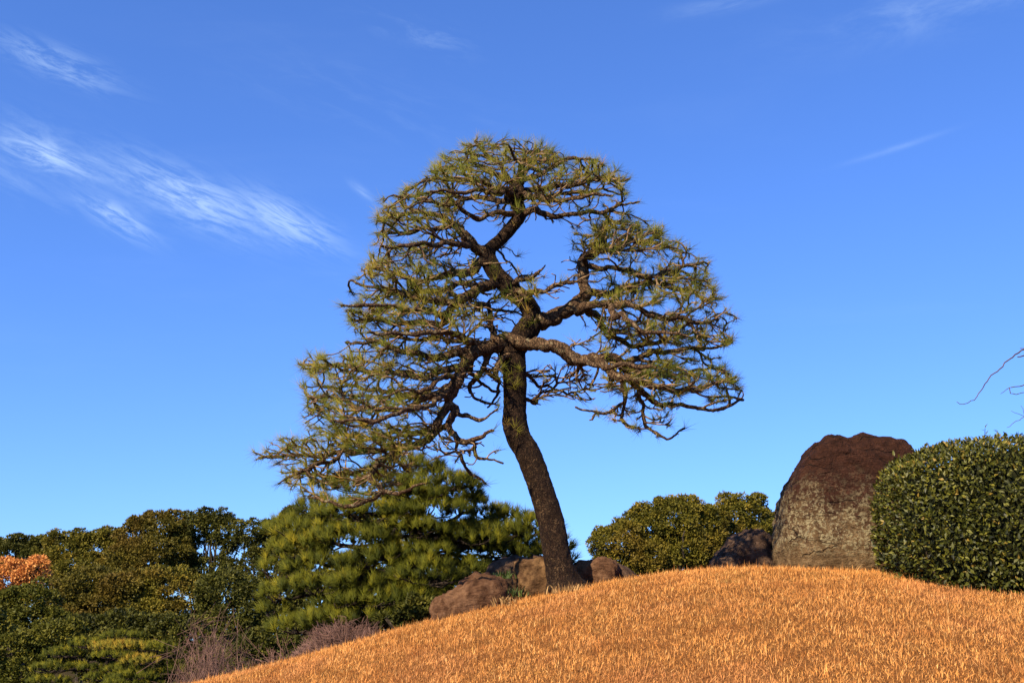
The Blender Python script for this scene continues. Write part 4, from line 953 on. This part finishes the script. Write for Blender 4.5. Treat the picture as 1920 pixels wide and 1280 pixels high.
# ------------------------------------------------------------------ clipped hedge
def hedge():
    g = np.random.default_rng(91)
    c = np.array([4.58, 9.04, .82]); h = np.array([1.53, .78, .765]); e = .48
    gz = hz(c[0], c[1] - .6)
    t = empty('clipped_hedge', (c[0], c[1], gz - .05), 'clipped dark green hedge with glossy leaves at the right edge', 'hedge')
    def surf(n, k=1.0):
        w3 = np.array([h[1] * h[2], h[0] * h[2], h[0] * h[1]]); fx = g.choice(3, n, p=w3 / w3.sum())
        d = g.uniform(-1, 1, (n, 3)); d[np.arange(n), fx] = np.sign(g.uniform(-1, 1, n))
        s = d * (np.sum(np.abs(d) ** (2 / e), 1) ** (-e / 2))[:, None]
        nr = unit(np.sign(s) * np.abs(s) ** (2 / e - 1) / h)
        wob = np.array([noise.noise(Vector(x) * 3.0) for x in s * 1.3])
        q = s * h * (k + .025 * wob)[:, None]; q[:, :2] *= (1 - .32 * np.clip(-s[:, 2:3], 0, 1) ** 1.9)
        return c + q, nr
    bm = bmesh.new(); bmesh.ops.create_icosphere(bm, subdivisions=5, radius=1)
    for v in bm.verts:
        d = v.co.normalized(); p = Vector([math.copysign(abs(x) ** e, x) for x in d]); w = 1 + .06 * noise.fractal(p * 5, 1, 2, 3)
        v.co = Vector((p.x * h[0], p.y * h[1], p.z * h[2])) * .84 * w
        tp = 1 - .32 * max(0, -p.z) ** 1.9; v.co = Vector((v.co.x * tp, v.co.y * tp, v.co.z)) + Vector(c) - t.location
    me = bpy.data.meshes.new('shade_core'); bm.to_mesh(me); bm.free(); link('shade_core', me, M['hedge_core'], t)  # solid dark shell standing in for the shaded inside of the hedge
    n = 64000; P, nr = surf(n); P = P - nr * (g.gamma(1.2, .045, n))[:, None] + g.normal(0, .006, (n, 3))
    lowf = np.clip((c[2] - .15 * h[2] - P[:, 2]) / h[2], 0, 1); keep = g.random(n) > .62 * lowf; P, nr = P[keep], nr[keep]; n = len(P)  # leaves thinned low down so the dark core shows as shade
    ax = unit(nr * .55 + g.normal(0, .62, (n, 3)) + [0, 0, .28]); fn = unit(nr + g.normal(0, .5, (n, 3)) + [0, 0, .3])
    L = g.uniform(.029, .051, n); 
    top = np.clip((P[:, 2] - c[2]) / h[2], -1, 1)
    L = L * (1.05 - .18 * top); r = np.clip(g.normal(.44, .25, n) + .18 * np.clip(top, 0, 1), 0, 1)  # leaf tone raised towards the top, sunlight put into the colour
    # the three hundred leaves that show largest: nearest to the camera and facing it
    view = unit(-P); facing = np.sum(view * nr, 1); scr = P[:, 0] / P[:, 1] < .475
    score = np.where(scr & (facing > .5), L / P[:, 1], 0); top_i = np.argsort(-score)[:300]; sel = np.zeros(n, bool); sel[top_i] = True
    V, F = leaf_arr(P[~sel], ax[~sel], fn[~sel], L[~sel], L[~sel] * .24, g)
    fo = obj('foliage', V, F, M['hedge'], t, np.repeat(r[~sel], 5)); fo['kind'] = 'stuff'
    protos = []
    for k in range(6):
        V, F = leaf_arr(np.zeros((1, 3)), np.array([[1., 0, 0]]), np.array([[0, 0, 1.]]), np.array([1.]), np.array([.24]), g)
        m = mesh('leaf', V, F, np.full(5, .2 + .12 * k)); m.materials.append(M['hedge']); protos.append(m)
    for i in top_i:
        a = ax[i]; s = unit(np.cross(a, fn[i])); q = np.cross(s, a)
        o = link('leaf', protos[int(g.integers(6))], None, t)
        o.rotation_mode = 'QUATERNION'; o.rotation_quaternion = Matrix(np.stack([a, -s, q], 1).tolist()).to_quaternion()
        k = float(L[i]); o.scale = (k, k, k); o.location = tuple(P[i] + nr[i] * .012 - np.array(t.location))
    G = Geo(); LP, LA, LN = [], [], []
    sp, sn = surf(70)
    for p0, n0 in zip(sp, sn):
        if n0[2] < .2 and g.random() < .6: continue
        d = unit(n0 * .7 + [0, 0, .6] + g.normal(0, .25, 3)); l = g.uniform(.04, .11)
        add_tube(G, np.array([p0 - n0 * .05, p0 + d * l * .5, p0 + d * l]), [.003, .0025, .002], 4)
        for q in (.3, .55, .8, 1.0):
            a_ = unit(d * .6 + g.normal(0, .6, 3)); LP.append(p0 + d * l * q); LA.append(a_); LN.append(unit(np.array([0, 0, 1.]) + g.normal(0, .4, 3)))
    props(G.build('loose_shoots', M['dbark'], t), kind='stuff')
    m_ = len(LP); L_ = g.uniform(.03, .05, m_)
    V, F = leaf_arr(np.array(LP), np.array(LA), np.array(LN), L_, L_ * .24, g)
    obj('shoot_leaves', V, F, M['hedge'], t, np.repeat(g.uniform(.5, 1, m_), 5))['kind'] = 'stuff'
    for k in range(9):
        b = np.array([c[0] - 1.2 + k * .3, c[1] + g.uniform(-.4, .3), hz(c[0] - 1.2 + k * .3, c[1]) - .03])
        S = resample(np.array([b, b + [g.normal(0, .08), 0, .25], b + [g.normal(0, .15), g.normal(0, .1), .6]]), .08)
        v, f, ft = tube(S, np.linspace(.022, .012, len(S)), 7, .15, k); obj('stem', v, [f, ft], M['dbark'], t, smooth=True)
hedge()

# ------------------------------------------------------------------ small plants among the rocks
def tuft_plant(name, label, px, py, Y, n, L, mat, seed, cat='plant', spread=.06, arch=.8):
    g = np.random.default_rng(seed); p = at(px, py, Y); z = p[2]; t = empty(name, (p[0], Y, z), label, cat)
    G = Geo()
    for k in range(n):
        a = g.uniform(0, 6.28); l = L * g.uniform(.6, 1.1); d = np.array([math.cos(a), math.sin(a), 0]); s = np.array([-d[1], d[0], 0])
        b = p + np.array([g.normal(0, spread), g.normal(0, spread * .6), 0]); sp = g.uniform(.2, arch)
        pts = [b + d * l * sp * q ** 1.3 + np.array([0, 0, l * (q - sp * .55 * q * q)]) for q in (0, .35, .7, 1)]
        w = .006 * g.uniform(.8, 1.3)
        V = np.array([pts[0] - s * w, pts[0] + s * w, pts[1] - s * w, pts[1] + s * w, pts[2] - s * w * .7, pts[2] + s * w * .7, pts[3]])
        i0 = G.n; G.add(V, np.array([[0, 1, 3, 2], [2, 3, 5, 4]]), g.uniform(.2, .8)); G.F.setdefault(3, []).append(np.array([[4, 5, 6]]) + i0)
    o = G.build('blades', mat, t); o['kind'] = 'stuff'
M['fern'] = leafmat('fern_green', [(0, (.02, .04, .01)), (1, (.10, .13, .03))], .25, .5, .3)
M['drygrass'] = leafmat('dry_tuft', [(0, (.22, .12, .045)), (1, (.45, .28, .11))], .25, .7, .2)
tuft_plant('fern_plant', 'dark green fern in the gap between low rock and tan rock', 966, 1118, 9.9, 50, .12, M['fern'], 5)
tuft_plant('fern_plant', 'small green grassy plant on top of the low brown rock', 942, 1084, 10.0, 50, .10, M['fern'], 6, spread=.05)
tuft_plant('dry_tuft', 'wispy straw coloured grass tuft at the foot of the low brown rock', 948, 1136, 9.55, 46, .12, M['drygrass'], 7, 'grass tuft')
tuft_plant('dry_tuft', 'straw coloured grass tuft at the foot of the pine trunk', 1066, 1112, 9.72, 60, .12, M['drygrass'], 8, 'grass tuft', spread=.09)
tuft_plant('green_tuft', 'dark green weeds under the left end of the hedge', 1712, 1098, 9.05, 90, .13, M['fern'], 9, 'plant', spread=.11)

# ------------------------------------------------------------------ bare tree just outside the right edge, its twigs hang into view
def side_tree():
    g = np.random.default_rng(17); Y = 10.9
    b = at(2260, 1100, Y); base = np.array([b[0], Y, hz(b[0], Y) - .05]); t = empty('bare_tree', base, 'leafless tree whose thin twigs hang in at the right edge', 'tree')
    def tb_(pts, r0, r1, name, sides=8):
        P = resample(np.array(pts), .04); P[1:-1] += g.normal(0, .004, (len(P) - 2, 3))
        v, f, ft = tube(P, np.linspace(r0, r1, len(P)), sides, .08, 1); obj(name, v, [f, ft], M['thin_twig'], t, smooth=True)
    A = lambda px, py, dy=0: at(px, py, Y + dy)
    tb_([base, A(2240, 950), A(2270, 800), A(2230, 640), A(2260, 480)], .11, .04, 'trunk', 14)
    tb_([A(2240, 690), A(2130, 620), A(2020, 630), A(1960, 645)], .035, .012, 'limb')
    tb_([A(2262, 780), A(2130, 700), A(2010, 700), A(1960, 715)], .03, .010, 'limb')
    tb_([A(2235, 640), A(2180, 520), A(2090, 440)], .03, .010, 'limb'); tb_([A(2250, 600), A(2340, 500), A(2420, 470)], .03, .010, 'limb')
    tb_([A(1990, 636), A(1950, 644), A(1912, 660), A(1890, 676), A(1872, 694), A(1856, 708), A(1842, 728), A(1828, 748), A(1812, 755), A(1800, 757), A(1794, 753)], .010, .0035, 'twig', 5)
    tb_([A(1960, 652), A(1930, 662), A(1914, 668), A(1908, 669)], .010, .006, 'twig', 5)
    tb_([A(1975, 712), A(1935, 718), A(1908, 724), A(1892, 727), A(1896, 737), A(1915, 738), A(1950, 728)], .007, .003, 'twig', 5)
    tb_([A(1892, 727), A(1882, 734), A(1876, 738)], .0035, .002, 'twig', 4)
    tb_([A(1990, 705), A(1950, 760), A(1922, 780), A(1905, 790), A(1888, 801)], .006, .0025, 'twig', 5)
    tb_([A(1922, 781), A(1908, 776), A(1896, 770)], .003, .002, 'twig', 4); tb_([A(1922, 780), A(1918, 768), A(1914, 760)], .003, .002, 'twig', 4)
    tb_([A(1935, 648), A(1920, 654), A(1913, 653)], .005, .004, 'twig', 4)
side_tree()
